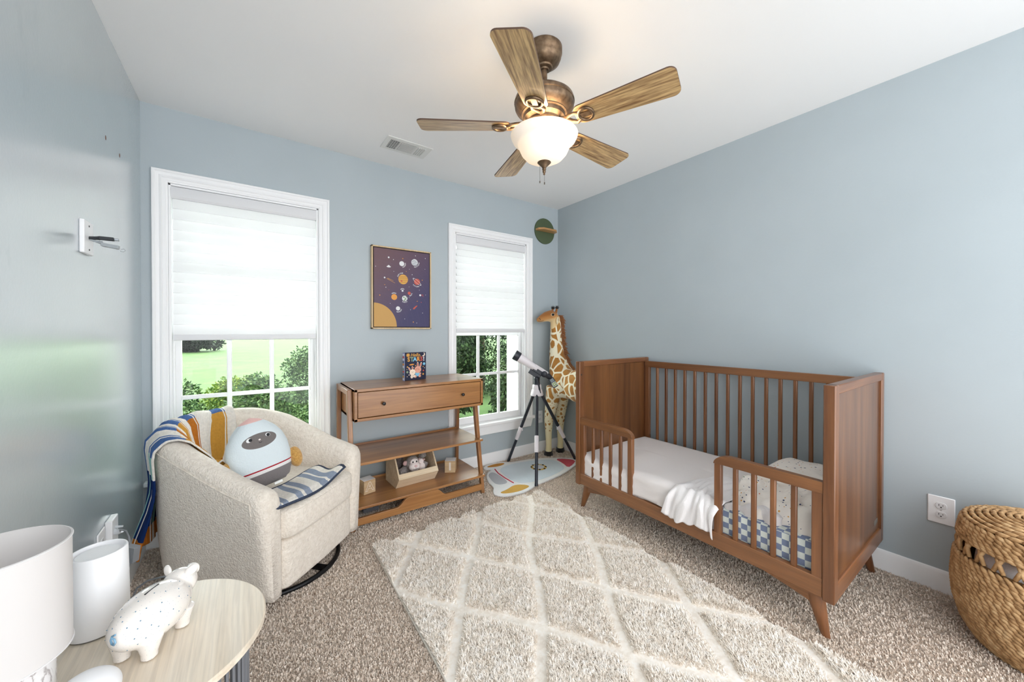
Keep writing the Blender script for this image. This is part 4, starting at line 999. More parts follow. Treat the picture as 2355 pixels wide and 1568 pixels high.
# striped throw draped over the back
TM = {'cream': S(234, 228, 220), 'blue': S(78, 108, 160), 'mustard': S(204, 150, 66), 'orange': S(186, 112, 42), 'navy': S(22, 46, 96), 'teal': S(150, 196, 190)}
tk = list(TM)
def knit(name, c):
    t = NT('knit_' + name); v = t.coord(); t.base(t.ramp(t.noise(v, 90, 3), [(.3, tuple(k * .86 for k in c[:3]) + (1,)), (.65, c)])); t.b.inputs['Roughness'].default_value = 1
    t.b.inputs['Specular IOR Level'].default_value = .1; wv = t.new('ShaderNodeTexWave'); wv.inputs['Scale'].default_value = 60; t.ln(v, wv.inputs['Vector']); wv.inputs['Distortion'].default_value = 2
    t.bump(wv.outputs[0], .35, .004); return t.m
km = [knit(k, TM[k]) for k in tk]
def throw(u, w):      # u across the width (left->right), w from inside bottom to outside bottom
    sA = .275 + .295 * u
    if w < .45:
        q = w / .45; sA += (-.150 + .11 * u) * (1 - q) ** 1.2
    else: sA += .03 * (w - .45) / .55
    p, nn = plan(sA); h = ahz(p.y); pr = sect(h)[3:12][::-1]     # inner -> outer
    outer = [(.010, .46), (.006, .38), (.0, .30), (-.006, .2)]
    zin = .435
    chain = [(.126, zin), (.124, .52), (.120, .60)] + [(d, z) for d, z in pr[1:]] + [(.012, h - .22), (.006, h - .34), (-.01, h - .46), (-.012, .20)]
    chain = [c for c in chain]
    Ls = [0]
    for a, c in zip(chain, chain[1:]): Ls.append(Ls[-1] + math.hypot(a[0] - c[0], a[1] - c[1]))
    d_ = w * Ls[-1]; dx = float(np.interp(d_, Ls, [c[0] for c in chain])); z = float(np.interp(d_, Ls, [c[1] for c in chain]))
    mid = (.06 - dx) / .06; off = .012 + .004 * math.sin(26 * u + 3 * w) + .003 * math.sin(60 * u)
    if z > h - .03: return Vector((p.x, p.y, z + off)) - nn * dx
    sgn = 1 if dx < .06 else -1
    if w < .30: off += .085 * (1 - w / .30) ** 1.4
    if w > .7: off += .022 * (w - .7) / .3 * (1 + math.sin(14 * u))
    return Vector((p.x, p.y, z)) - nn * dx + nn * sgn * off
def tcol(u, w):
    st = (u * 5.0) % 1.0
    white = st > .56 or (st < .06)
    thin = .44 < st < .50
    if w < .10: base = 'orange'
    elif w < .33: base = 'mustard' if int(u * 5) % 2 == 0 else 'orange'
    elif w < .47: base = 'blue'
    elif w < .60: base = 'blue' if int(u * 5) % 2 else 'teal'
    elif w < .91: base = 'navy'
    else: base = 'orange'
    if w > .60 and white: return tk.index('teal') if w < .91 and .62 < st < .86 else tk.index(base if st < .62 or st > .86 else 'cream')
    return tk.index('cream') if (white or thin) else tk.index(base)
o = B().grid(throw, 91, 100, matfn=tcol).build('throw_blanket', km, AC, local=True, ang=0, solid=.006)
o.parent = None; o.data.transform(wm(AC)); tag(recentre(o, (-.2, 2.5, .74)), 'striped knit throw in cream, blue and mustard draped over the armchair back', 'blanket')

# folded grey stripe blanket on the seat
ctrl = {(0, 0): (.005, 1.99), (.5, 0): (.13, 2.115), (1, 0): (.285, 2.245), (0, 1): (.075, 1.835), (.5, 1): (.215, 1.93), (1, 1): (.425, 2.150)}
def lap(u, w):
    def bz(a, b_, c): return tuple((1 - u) ** 2 * a[i] + 2 * u * (1 - u) * (2 * b_[i] - .5 * a[i] - .5 * c[i]) + u * u * c[i] for i in (0, 1))
    p = bz(ctrl[0, 0], ctrl[.5, 0], ctrl[1, 0]); q = bz(ctrl[0, 1], ctrl[.5, 1], ctrl[1, 1])
    x, y = p[0] + (q[0] - p[0]) * w, p[1] + (q[1] - p[1]) * w
    z = .446 + .004 * math.sin(9 * u + 5 * w) + .016 * max(0, u - .75) / .25 * (1 + math.sin(9 * w)) * .6
    lx = (x - .03) * math.cos(R(44)) + (y - 2.31) * math.sin(R(44)); ly = -(x - .03) * math.sin(R(44)) + (y - 2.31) * math.cos(R(44))
    if w > .9 : z += .004
    z -= max(0, -.37 - ly) * .8
    return (x, y, z)
m_dg = knit('slate', S(146, 156, 174)); m_dk = knit('edge', S(66, 74, 92))
def lcol(u, w):
    if w > .955 or w < .04 or u > .975: return 2
    st = (u * 3.2 + .75) % 1.0
    return 1 if st < .62 and not (.26 < st < .36) else 0
o = B().grid(lap, 80, 50, matfn=lcol).build('lap_blanket', [km[0], m_dg, m_dk], solid=.008, ang=0)
tag(recentre(o, (.2, 2.05, .44)), 'small cream and slate striped blanket lying across the armchair seat', 'blanket')

# plush rocket cushion with a face
RK = thing('plush_cushion', 'white rocket-shaped plush cushion with a grey face window on the armchair', 'cushion', (.075, 2.125, .452))
RK.matrix_basis = Matrix.Translation((.068, 2.135, .450)) @ Matrix.Rotation(R(16), 4, 'Z') @ Matrix.Rotation(R(-12), 4, 'X') @ Matrix.Rotation(R(-9), 4, 'Y')
def rk(x, y, z): return (x, y, z)
t = NT('plush_rocket'); v = t.coord(); sx = t.new('ShaderNodeSeparateXYZ'); t.ln(v, sx.inputs[0]); z_ = sx.outputs[2]; x_ = sx.outputs[0]; y_ = sx.outputs[1]
def cmp_(a, op, c): return t.math(op, a, c)
col = t.ramp(t.math('MULTIPLY', z_, 2.5), [(0, S(124, 118, 118)), (.165, S(230, 228, 226)), (.205, S(164, 30, 44)), (.222, S(216, 226, 230)), (.775, S(234, 190, 184))], 'CONSTANT')
ex = t.math('POWER', t.math('DIVIDE', x_, .072), 2.0); ez = t.math('POWER', t.math('DIVIDE', t.math('SUBTRACT', z_, .222), .034), 2.0)
inside = t.math('MULTIPLY', t.math('LESS_THAN', t.math('ADD', ex, ez), 1.0), t.math('LESS_THAN', y_, 0.0))
t.base(t.mix(inside, col, S(118, 112, 110))); t.b.inputs['Roughness'].default_value = 1; t.b.inputs['Specular IOR Level'].default_value = .1
t.b.inputs['Sheen Weight'].default_value = .2; t.bump(t.noise(v, 110, 4, .7), .55, .006)
def prof_r(z):    # half width over height
    zs = [0, .02, .06, .12, .18, .23, .27, .30, .322, .334]; ws = [.092, .108, .122, .132, .130, .117, .094, .066, .036, .004]
    return float(np.interp(z, zs, ws))
rings = []
for i in range(41):
    z = .334 * (1 - math.cos(math.pi * i / 40)) / 2; w_ = prof_r(z)
    th = .072 * (max(0.02, 1 - abs(z / .334 * 2 - 1) ** 2.6)) ** .5
    if z < .01: w_ *= .93
    rings.append([(w_ * math.copysign(abs(math.cos(a)) ** .9, math.cos(a)), th * math.copysign(abs(math.sin(a)) ** .9, math.sin(a)), z) for a in [2 * math.pi * k / 48 for k in range(48)]])
b = B().loft(rings); b.build('body', t.m, RK, local=True, ang=0)
m_must = fur('mustard_fur', S(186, 136, 66), S(218, 172, 100), 110)
for s in (-1, 1):
    f0 = .035 if s < 0 else 0; b = B().sell((s * .148, -.004, .078 + f0), (.030, .034, .052), 1, 28, 18).sell((s * .118, .002, .110 + f0), (.030, .026, .024), 1, 20, 12); b.build('fin', m_must, RK, local=True, remesh=.003)
for x in (-.040, .034):
    b = B().sell((x, -.062, .235), (.0135, .006, .0115), 1, 18, 10); b.build('eye', plain('felt_white', S(240, 240, 240), .9), RK, local=True)
    b = B().sell((x + .003, -.067, .236), (.0075, .004, .0075), 1, 16, 8); b.build('pupil', plain('felt_black', S(26, 26, 30), .7), RK, local=True)
B().sell((-.002, -.069, .226), (.005, .003, .004), 1, 12, 8).build('nose', m_pf, RK, local=True)
B().path([(-.008, -.0705, .214), (-.002, -.0715, .2115), (.005, -.0705, .214)], .0012, 6).build('mouth', plain('thread_black', S(30, 26, 28), .6), RK, local=True)
B().box(.015, .050, -.055, -.05, -.004, .006).build('sewn_tag', plain('tag_white', S(240, 240, 238), .7), RK, local=True)

# ------------------------------------------------------------------ telescope on tripod
m_tw = plain('telescope_white', S(232, 226, 230), .4); m_tb = plain('telescope_black', S(36, 40, 50), .4)
tel = thing('telescope', 'white and black toy telescope on a three-legged tripod beside the right window', 'telescope', (2.015, 2.44, 0))
hx, hy = 2.015, 2.44; top = .655
for (x, y), sp_ in (((1.768, 2.147), .5), ((1.921, 2.738), .5), ((2.440, 2.400), .5)):
    a = Vector((hx + (x - hx) * .10, hy + (y - hy) * .10, top)); e = Vector((x, y, .002 if y > 2.7 else .017)); m_ = a.lerp(e, .50); n_ = a.lerp(e, .66)
    l = B().path([a, m_], .0140, 14).build('leg', m_tb, tel)
    B().path([a.lerp(e, .655), a.lerp(e, .985)], .0125, 14).path([a.lerp(e, .975), e], .0135, 12).build('leg_extension', m_tb, l)
    d_ = (e - a).normalized(); side = d_.cross(Vector((0, 0, 1))).normalized(); outw = side.cross(d_)
    b = B().path([a.lerp(e, .48), a.lerp(e, .50), n_.lerp(m_, .05), n_], [.0165, .0175, .0165, .0155], 16)
    q = a.lerp(e, .51) - outw * .014; b.path([q, q - outw * .012 + Vector((0, 0, .004))], [.006, .007], 10)
    b.build('leg_clamp', m_tw, l, ang=50)
b = B().lathe([(.001, .640), (.054, .640), (.056, .648), (.050, .668), (.045, .690), (.040, .695), (.038, .728), (.034, .734), (.001, .734)], (hx, hy, 0), 32); b.build('tripod_head', m_tw, tel)
b = B().path([(hx, hy, .73), (hx, hy, .775)], [.026, .024], 20).sell((hx, hy, .782), (.026, .022, .024), .8, 20, 12); b.build('pivot', m_tb, tel)
# optical axis
F0, F1 = Vector((1.868, 2.545, .985)), Vector((2.082, 2.398, .818)); ax = (F0 - F1).normalized()
def at_(t_): return F1 + (F0 - F1) * t_
b = B().path([at_(.90), at_(.80), at_(.44), at_(.30)], [.0385, .038, .029, .027], 28); b.build('tube', m_tw, tel, ang=60)
b = B().path([at_(1.055), at_(1.05), at_(.90), at_(.89)], [.040, .044, .042, .0395], 28); b.build('lens_hood', m_tb, tel)
lat = ax.cross(Vector((0, 0, 1))).normalized(); upv = lat.cross(ax)
OM = Matrix((( lat.x, ax.x, upv.x, 0), (lat.y, ax.y, upv.y, 0), (lat.z, ax.z, upv.z, 0), (0, 0, 0, 1)))
OMc = Matrix.Translation(at_(.22)) @ OM
b = B().box(-.022, .022, -.075, .060, .002, .030, M=OMc); b.build('top_housing', m_tw, tel, bevel=.007, seg=3)
b = B().box(-.024, .024, -.055, .055, -.030, .004, M=OMc); b.build('bottom_housing', m_tb, tel, bevel=.004)
b = B().box(-.013, .013, -.03, .080, -.068, -.028, M=Matrix.Translation(at_(.20)) @ OM); b.build('mount_bracket', m_tb, tel, bevel=.003)
b = B().box(-.0015, .0, 0, .018, -.004, .004, M=Matrix.Translation(at_(.20)) @ OM @ Matrix.Translation((.0135, .05, -.05)) @ Matrix.Rotation(R(45), 4, 'X')); b.build('bracket_slot', m_tw, tel)
toc = (Vector((0, 0, 1.198)) - at_(.1)); toc.z = 0; toc.normalize()
kc = at_(.05) + toc * .028
b = B().path([kc - toc * .02, kc + toc * .018, kc + toc * .022], [.026, .026, .020], 28); b.build('focus_knob', m_tb, tel, bevel=.002)
b = B().path([at_(.12), at_(-.10), at_(-.17)], [.022, .024, .018], 20); b.build('eyepiece', m_tb, tel)
ec = at_(-.16) + Vector((.010, -.020, -.040))
EMx = Matrix.Translation(ec) @ Matrix.Rotation(R(-28), 4, 'Z') @ Matrix.Rotation(R(-30), 4, 'Y') @ Matrix.Rotation(R(-18), 4, 'X')
b = B().box(-.024, .024, -.012, .012, -.045, .045, M=EMx); k_ = b.build('controller', m_tb, tel, bevel=.006, seg=3)
b = B().box(-.016, .016, -.0135, -.011, .004, .034, M=EMx); b.build('screen', plain('lcd_grey', S(128, 140, 146), .3), k_)
b = B().box(-.020, .020, -.0138, -.011, -.038, .000, M=EMx); b.build('keypad', plain('keypad_white', S(222, 226, 224), .4), k_)
b = B()
for xx, zz in ((-.009, -.010), (.009, -.010), (-.009, -.028), (.009, -.028)): b.box(xx - .006, xx + .006, -.0148, -.0135, zz - .006, zz + .006, M=EMx)
b.build('button', plain('button_green', S(150, 184, 84), .4), k_)
hp = Vector((hx, hy, .79)) + toc * .028
b = B().path([hp, hp + Vector((.010, -.012, -.055)), hp + Vector((.018, -.022, -.125))], [.010, .009, .008], 12); b.build('pan_handle', m_tb, tel, ang=60)

# ------------------------------------------------------------------ giraffe
GR = thing('giraffe_toy', 'tall standing plush giraffe in the corner behind the telescope', 'stuffed toy', (2.42, 2.45, 0))
t = NT('giraffe_coat'); g_ = t.new('ShaderNodeNewGeometry'); sx = t.new('ShaderNodeSeparateXYZ'); t.ln(g_.outputs['Position'], sx.inputs[0]); zz = sx.outputs[2]
def vor(sc, w_):
    mp = t.new('ShaderNodeMapping'); mp.inputs['Scale'].default_value = sc; t.ln(g_.outputs['Position'], mp.inputs[0])
    n0 = t.new('ShaderNodeTexNoise'); n0.inputs['Scale'].default_value = .8; t.ln(mp.outputs[0], n0.inputs['Vector'])
    vn = t.new('ShaderNodeTexVoronoi'); vn.feature = 'DISTANCE_TO_EDGE'; vn.inputs['Scale'].default_value = 1; t.ln(t.mix(.15, mp.outputs[0], n0.outputs[1]), vn.inputs['Vector'])
    return t.math('GREATER_THAN', vn.outputs['Distance'], w_)
big = vor((16, 16, 13), .095); small = vor((34, 34, 30), .24)
lowz = t.math('LESS_THAN', zz, .52); plainz = t.math('LESS_THAN', zz, .24)
brown = t.ramp(t.noise(t.coord(), 9, 4), [(.3, S(166, 110, 52)), (.7, S(196, 142, 74))])
cream = t.ramp(zz, [(.1, S(236, 222, 176)), (.6, S(248, 240, 214))])
spot = t.mix(lowz, t.mix(big, cream, brown), t.mix(t.math('MULTIPLY', small, t.math('SUBTRACT', 1.0, plainz)), cream, brown))
dv = t.new('ShaderNodeVectorMath'); dv.operation = 'DISTANCE'; t.ln(g_.outputs['Position'], dv.inputs[0]); dv.inputs[1].default_value = (2.30, 2.655, 1.345)
head = t.math('LESS_THAN', dv.outputs['Value'], .145)
chin = t.ramp(t.math('SUBTRACT', zz, t.math('MULTIPLY', sx.outputs[0], .28)), [(.60, S(232, 204, 150)), (.66, S(178, 116, 62))])
hcol = t.ramp(t.math('SUBTRACT', zz, t.math('MULTIPLY', sx.outputs[0], .30)), [(.596, S(234, 208, 160)), (.622, S(198, 144, 88)), (.662, S(158, 104, 58))])
t.base(t.mix(head, spot, hcol)); t.b.inputs['Roughness'].default_value = 1; t.b.inputs['Specular IOR Level'].default_value = .1; t.b.inputs['Sheen Weight'].default_value = .2
t.bump(t.noise(t.coord(), 180, 3, .7), .4, .004); m_gir = t.m
b = B()
b.sell((2.425, 2.50, .70), (.118, .15, .145), 1, 28, 18); b.sell((2.43, 2.33, .695), (.125, .20, .150), 1, 28, 18); b.sell((2.435, 2.10, .70), (.12, .14, .15), 1, 28, 18)
b.path([(2.425, 2.54, .74), (2.425, 2.60, .84), (2.418, 2.625, .95), (2.412, 2.63, 1.07), (2.408, 2.63, 1.18), (2.405, 2.63, 1.28), (2.395, 2.635, 1.335)], [.125, .098, .074, .060, .054, .050, .046], 24)
for hx_, hy_, tx_, ty_ in ((2.338, 2.655, 2.372, 2.60), (2.50, 2.665, 2.47, 2.60), (2.36, 2.03, 2.375, 2.08), (2.51, 2.03, 2.49, 2.08)):
    b.path([(tx_, ty_, .66), (tx_ * .5 + hx_ * .5, ty_ * .5 + hy_ * .5, .50), (hx_ + .002, hy_, .34), (hx_, hy_, .22), (hx_ + .003, hy_, .10), (hx_, hy_, .03)], [.085, .064, .044, .032, .027, .032], 18)
b.path([(2.40, 2.632, 1.322), (2.352, 2.645, 1.342), (2.305, 2.657, 1.332), (2.268, 2.667, 1.316), (2.246, 2.673, 1.306)], [.050, .058, .047, .037, .031], 20)
b.sell((2.240, 2.675, 1.302), (.030, .030, .026), 1, 18, 12); b.sell((2.345, 2.640, 1.338), (.055, .050, .052), 1, 20, 14)
b.build('body', m_gir, GR, remesh=.007, sm=8)
m_bkf = fur('black_fur', S(20, 18, 18), S(52, 46, 46), 200); m_brf = fur('mane_fur', S(122, 72, 34), S(182, 118, 62), 160)
for hx_, hy_ in ((2.338, 2.655), (2.50, 2.665), (2.36, 2.03), (2.51, 2.03)):
    B().lathe([(.001, 0), (.042, 0), (.043, .012), (.037, .040), (.001, .042)], (hx_, hy_, .001), 24).build('hoof', m_bkf, GR)
for k, (x, y) in enumerate(((2.395, 2.615), (2.388, 2.665))):
    h_ = B().path([(x, y, 1.365), (x + .008, y, 1.395), (x + .013, y, 1.412)], [.013, .011, .010], 12).build('horn', m_brf, GR)
    b = B().sell((x + .015, y, 1.418), (.018, .016, .015), 1, 14, 10)
    for q in range(26):
        d_ = Vector((rnd.gauss(0, 1), rnd.gauss(0, 1), rnd.uniform(0, 1.6))).normalized(); c_ = Vector((x + .015, y, 1.418)); b.path([c_, c_ + d_ * .026], [.004, .0006], 4)
    b.build('horn_tuft', m_bkf, h_)
er = B().sell((0, 0, 0), (.021, .009, .034), 1, 20, 12, M=Matrix.Translation((2.375, 2.572, 1.292)) @ Matrix.Rotation(R(30), 4, 'Z') @ Matrix.Rotation(R(8), 4, 'Y')); e_ = er.build('ear', plain('ear_cream', S(240, 226, 190), 1, bump=.3, bscale=200), GR)
B().sell((0, -.006, .006), (.010, .004, .020), 1, 14, 10, M=Matrix.Translation((2.375, 2.572, 1.292)) @ Matrix.Rotation(R(30), 4, 'Z')).build('ear_lining', plain('ear_grey', S(130, 124, 118), 1), e_)
B().sell((2.335, 2.592, 1.350), (.022, .010, .016), 1, 20, 12).build('eye_patch', plain('eye_white', S(222, 198, 164), .9), GR)
B().sell((2.331, 2.585, 1.350), (.0165, .009, .0125), 1, 18, 10).build('eye', plain('bead_black', S(18, 16, 18), .2), GR)
b = B()
for (x, y, z) in ((2.222, 2.652, 1.312), (2.230, 2.650, 1.304)): b.sell((x, y, z), (.0035, .003, .006), 1, 8, 6)
b.build('nostril', m_dark, GR)
B().path([(2.212, 2.662, 1.290), (2.226, 2.650, 1.286), (2.246, 2.643, 1.288), (2.262, 2.640, 1.294)], .0018, 6).build('mouth', m_dark, GR)
# mane: tufts down the back of the neck
nk = [Vector(q) for q in ((2.44, 2.60, 1.345), (2.452, 2.600, 1.28), (2.456, 2.597, 1.18), (2.464, 2.590, 1.07), (2.478, 2.578, .96), (2.505, 2.545, .87), (2.51, 2.48, .82))]
b = B()
for k in range(420):
    s_ = rnd.random() * (len(nk) - 1); i = int(s_); p = nk[i].lerp(nk[i + 1], s_ - i); p = p + Vector((rnd.gauss(0, .006), rnd.gauss(0, .006), 0))
    d_ = Vector((.8 + rnd.gauss(0, .25), -.55 + rnd.gauss(0, .3), rnd.gauss(-.25, .35))).normalized(); L = rnd.uniform(.022, .042) * (1 if s_ < 4.5 else .7)
    b.path([p - d_ * .008, p + d_ * L * .6, p + d_ * L + Vector((0, 0, -.008))], [.0042, .0034, .0007], 4)
b.build('mane', m_brf, GR)
b = B().path([(2.44, 1.96, .76), (2.44, 1.93, .66), (2.445, 1.93, .52)], [.014, .010, .006], 10); b.build('tail', m_brf, GR)

# ------------------------------------------------------------------ rocket rug
rr_ = thing('rocket_rug', 'small rocket-shaped rug in pale blue, red and yellow under the telescope', 'rug', (1.95, 2.42, 0))
def smooth_poly(P_, it=2):
    for _ in range(it):
        Q = []
        for i in range(len(P_)):
            a, c_ = P_[i], P_[(i + 1) % len(P_)]; Q += [(a[0] * .75 + c_[0] * .25, a[1] * .75 + c_[1] * .25), (a[0] * .25 + c_[0] * .75, a[1] * .25 + c_[1] * .75)]
        P_ = Q
    return P_
out = [(2.50, 2.345), (2.44, 2.44), (2.33, 2.535), (2.20, 2.61), (2.05, 2.665), (1.915, 2.68), (1.87, 2.72), (1.81, 2.752), (1.68, 2.755), (1.62, 2.68), (1.69, 2.635), (1.60, 2.60), (1.52, 2.46), (1.505, 2.33), (1.46, 2.28), (1.43, 2.21), (1.49, 2.15), (1.60, 2.125), (1.71, 2.138), (1.78, 2.175), (1.96, 2.19), (2.12, 2.215), (2.28, 2.275), (2.42, 2.325)]
m_rw = plain('rug_white', S(240, 240, 240), 1, spec=.1, bump=.8, bscale=180)
B().prism(smooth_poly(out), .001, .014, 'xy').build('rug_base', m_rw, rr_, bevel=.005, seg=2)
def inset(nm, P_, col, z=.0155, it=2):
    B().prism(smooth_poly(P_, it), .010, z, 'xy').build(nm, plain('rugcol_' + nm, col, 1, spec=.1, bump=.9, bscale=160, var=.06), rr_, bevel=.003)
inset('blue_body', [(2.27, 2.50), (2.17, 2.57), (2.03, 2.62), (1.86, 2.645), (1.72, 2.60), (1.69, 2.45), (1.68, 2.30), (1.75, 2.235), (1.93, 2.225), (2.09, 2.25), (2.21, 2.29), (2.25, 2.39)], S(224, 234, 241))
inset('red_nose', [(2.29, 2.515), (2.37, 2.46), (2.425, 2.375), (2.33, 2.315), (2.235, 2.283), (2.275, 2.39)], S(214, 96, 108), it=1)
inset('grey_tail', [(1.66, 2.59), (1.59, 2.56), (1.55, 2.44), (1.54, 2.34), (1.64, 2.32), (1.66, 2.45)], S(196, 198, 204))
inset('orange_fin', [(1.86, 2.69), (1.80, 2.725), (1.71, 2.725), (1.66, 2.70), (1.73, 2.665), (1.80, 2.66)], S(206, 146, 76))
inset('yellow_fin', [(1.74, 2.19), (1.70, 2.165), (1.60, 2.155), (1.50, 2.185), (1.48, 2.225), (1.56, 2.235), (1.64, 2.27), (1.70, 2.245)], S(222, 178, 96))
B().path([(1.70, 2.62, .015), (1.675, 2.53, .015), (1.665, 2.42, .015), (1.665, 2.30, .015)], .005, 6).build('red_stripe', plain('rug_red', S(206, 70, 90), 1), rr_)
inset('porthole', [(2.035 + .072 * math.cos(a), 2.44 + .072 * math.sin(a)) for a in [2 * math.pi * i / 14 for i in range(14)]], S(226, 190, 110), .0175, 1)
inset('porthole_glass', [(2.035 + .050 * math.cos(a), 2.44 + .050 * math.sin(a)) for a in [2 * math.pi * i / 14 for i in range(14)]], S(214, 218, 224), .0195, 1)
for i in range(8):
    a = 2 * math.pi * (i + .3) / 8; B().sell((2.035 + .062 * math.cos(a), 2.44 + .062 * math.sin(a), .018), (.010, .010, .004), 1, 12, 6).build('rivet', plain('rug_black', S(34, 34, 36), 1), rr_)

# ------------------------------------------------------------------ woven basket with lid
t = NT('seagrass'); v = t.coord(); t.base(t.ramp(t.noise(v, 28, 5, .65), [(.25, S(122, 90, 56)), (.5, S(184, 146, 102)), (.75, S(220, 190, 146))])); t.b.inputs['Roughness'].default_value = .6
t.b.inputs['Specular IOR Level'].default_value = .3; t.bump(t.noise(t.coord((1, 1, 1)), 190, 3), .3, .002); m_sg = t.m
bkx, bky = 2.343, -.068
bas = thing('woven_basket', 'round seagrass basket with a domed lid against the right wall', 'basket', (bkx, bky, 0))
BP = [(0, .150), (.03, .178), (.08, .204), (.15, .222), (.22, .227), (.30, .222), (.36, .214)]
def brad(z): return float(np.interp(z, [q[0] for q in BP], [q[1] for q in BP]))
def braid(b, z, r, slope, th, n, hand, rise):
    ph0 = rnd.random()      # a row of overlapping plump strands = one braid course
    for i in range(n):
        a = 2 * math.pi * (i + ph0 + rnd.uniform(-.10, .10)) / n; L = 2 * math.pi / n * 1.5
        pts = []; rad = []
        for k in range(5):
            q = k / 4; aa = a + (q - .5) * L; rr2 = r + th * .55 * math.sin(math.pi * q) + slope * (q - .5) * hand * rise
            pts.append((bkx + rr2 * math.cos(aa), bky + rr2 * math.sin(aa), z + (q - .5) * hand * rise)); rad.append(th * (.28 + .62 * math.sin(math.pi * q)))
        b.path(pts, rad, 6)
b = B(); z = .012; k = 0; ztop = .335
while z < ztop:
    r = brad(z); sl = (brad(z + .01) - brad(z - .01)) / .02; braid(b, z, r, sl, .0095, int(2 * math.pi * r / .021), 1, -.021); z += .0135; k += 1
b.build('basket_body', m_sg, bas, ang=0)
b = B().lathe([(.001, .006), (.145, .004), (.172, .03), (.198, .08), (.216, .15), (.221, .22), (.216, .30), (.212, .335)], (bkx, bky, 0), 48, caps=False); b.build('inner_wall', plain('basket_core', S(120, 88, 52), .9), bas, solid=.002)
b = B(); n = 52      # open zigzag band
for i in range(n):
    a0 = 2 * math.pi * i / n; a1 = 2 * math.pi * (i + .85) / n if i % 2 else 2 * math.pi * (i - .85) / n
    p0 = (bkx + .218 * math.cos(a0), bky + .218 * math.sin(a0), .338); p1 = (bkx + .212 * math.cos(a1), bky + .212 * math.sin(a1), .392)
    b.path([p0, ((p0[0] + p1[0]) / 2 + .004 * math.cos(a0), (p0[1] + p1[1]) / 2 + .004 * math.sin(a0), .365), p1], [.0058, .0070, .0058], 8)
b.build('zigzag_band', m_sg, bas, ang=0)
lid = B()
for z, r in ((.396, .212), (.408, .211), (.420, .209), (.432, .207), (.444, .205), (.456, .202)): braid(lid, z, r, 0, .0095, int(2 * math.pi * r / .022), 1, -.016)
for j, (z, r) in enumerate(((.470, .194), (.478, .178), (.484, .160), (.489, .142), (.492, .124), (.495, .106), (.497, .088), (.498, .070), (.499, .052), (.500, .034), (.500, .016))):
    braid(lid, z, r, 0, .0100, max(5, int(2 * math.pi * r / .030)), 1, .004)
lid.lathe([(.206, .392), (.200, .455), (.170, .476), (.12, .488), (.001, .494)], (bkx, bky, 0), 40)
lid.build('basket_lid', m_sg, bas, ang=0)
tag(recentre(B().sell((bkx, bky, .30), (.175, .175, .075), .7, 40, 16, fn=lambda x, y, z: (x, y, z + .008 * hsh(x * 6, y * 6))).build('folded_laundry', cloth('muslin', S(238, 234, 234))), (bkx, bky, .23)), 'white cloth showing through the open band of the seagrass basket', 'cloth')

# ------------------------------------------------------------------ round side table and the things on it
tx0, ty0, tr, tz = -.1965, 1.127, .228, .50
tb = thing('side_table', 'round pale oak side table on a fluted grey wire base, front left', 'side table', (tx0, ty0, 0))
b = B().lathe([(.001, tz - .018), (tr - .004, tz - .018), (tr, tz - .014), (tr, tz - .003), (tr - .003, tz), (.001, tz)], (tx0, ty0, 0), 96)
b.build('table_top', wood('table_oak', S(222, 206, 184), S(240, 229, 212), 'y', 1.6, .35, .2), tb)
m_wr = plain('grey_wire', S(128, 130, 136), .4, .3)
for i in range(60):
    a = 2 * math.pi * i / 60
    B().path([(tx0 + .190 * math.cos(a), ty0 + .190 * math.sin(a), .008), (tx0 + .190 * math.cos(a), ty0 + .190 * math.sin(a), tz - .018)], .0034, 6).build('wire_rod', m_wr, tb)
for z in (.008, tz - .024): B().path([(tx0 + .190 * math.cos(a), ty0 + .190 * math.sin(a), z) for a in [2 * math.pi * i / 60 for i in range(61)]], .005, 8).build('wire_ring', m_wr, tb)

LX, LY = -.360, 1.030
lp = thing('table_lamp', 'table lamp with a white drum shade and a white marble base', 'lamp', (LX, LY, tz))
t = NT('lamp_shade_fabric'); d = t.new('ShaderNodeBsdfDiffuse'); d.inputs[0].default_value = S(236, 232, 230); tl = t.new('ShaderNodeBsdfTranslucent'); tl.inputs[0].default_value = (.8, .8, .8, 1)
mx = t.new('ShaderNodeMixShader'); mx.inputs[0].default_value = .3; t.ln(d.outputs[0], mx.inputs[1]); t.ln(tl.outputs[0], mx.inputs[2]); t.ln(mx.outputs[0], t.out.inputs[0])
b = B().lathe([(.088, 0), (.088, .196), (.0865, .196), (.0865, 0), (.088, 0)], (LX, LY, tz + .122), 72, caps=False); b.build('lamp_shade', t.m, lp)
for z in (.0, .194): B().path([(LX + .0885 * math.cos(a), LY + .0885 * math.sin(a), tz + .122 + z) for a in [2 * math.pi * i / 72 for i in range(73)]], .0014, 6).build('shade_rim', plain('rim_white', S(222, 220, 220), .7), lp)
B().lathe([(.001, .15), (.024, .155), (.030, .18), (.024, .21), (.001, .215)], (LX, LY, tz), 20).path([(LX, LY, tz + .10), (LX, LY, tz + .16)], .012, 12).build('bulb', m_white, lp)
b = B()
for k in range(3): a = k * 2.094; b.path([(LX, LY, tz + .14), (LX + .086 * math.cos(a), LY + .086 * math.sin(a), tz + .14)], .0016, 6)
b.build('spider', m_white, lp)
t = NT('marble'); v = t.coord(); n_ = t.noise(v, 10, 8, .6, 2.5); t.base(t.ramp(n_, [(.44, S(236, 233, 232)), (.495, S(170, 162, 160)), (.52, S(232, 228, 228)), (.7, S(240, 238, 238))])); t.b.inputs['Roughness'].default_value = .2; t.b.inputs['Coat Weight'].default_value = .3
B().lathe([(.001, 0), (.066, 0), (.068, .003), (.068, .117), (.066, .120), (.001, .120)], (LX, LY, tz + .0005), 56).build('lamp_base', t.m, lp)

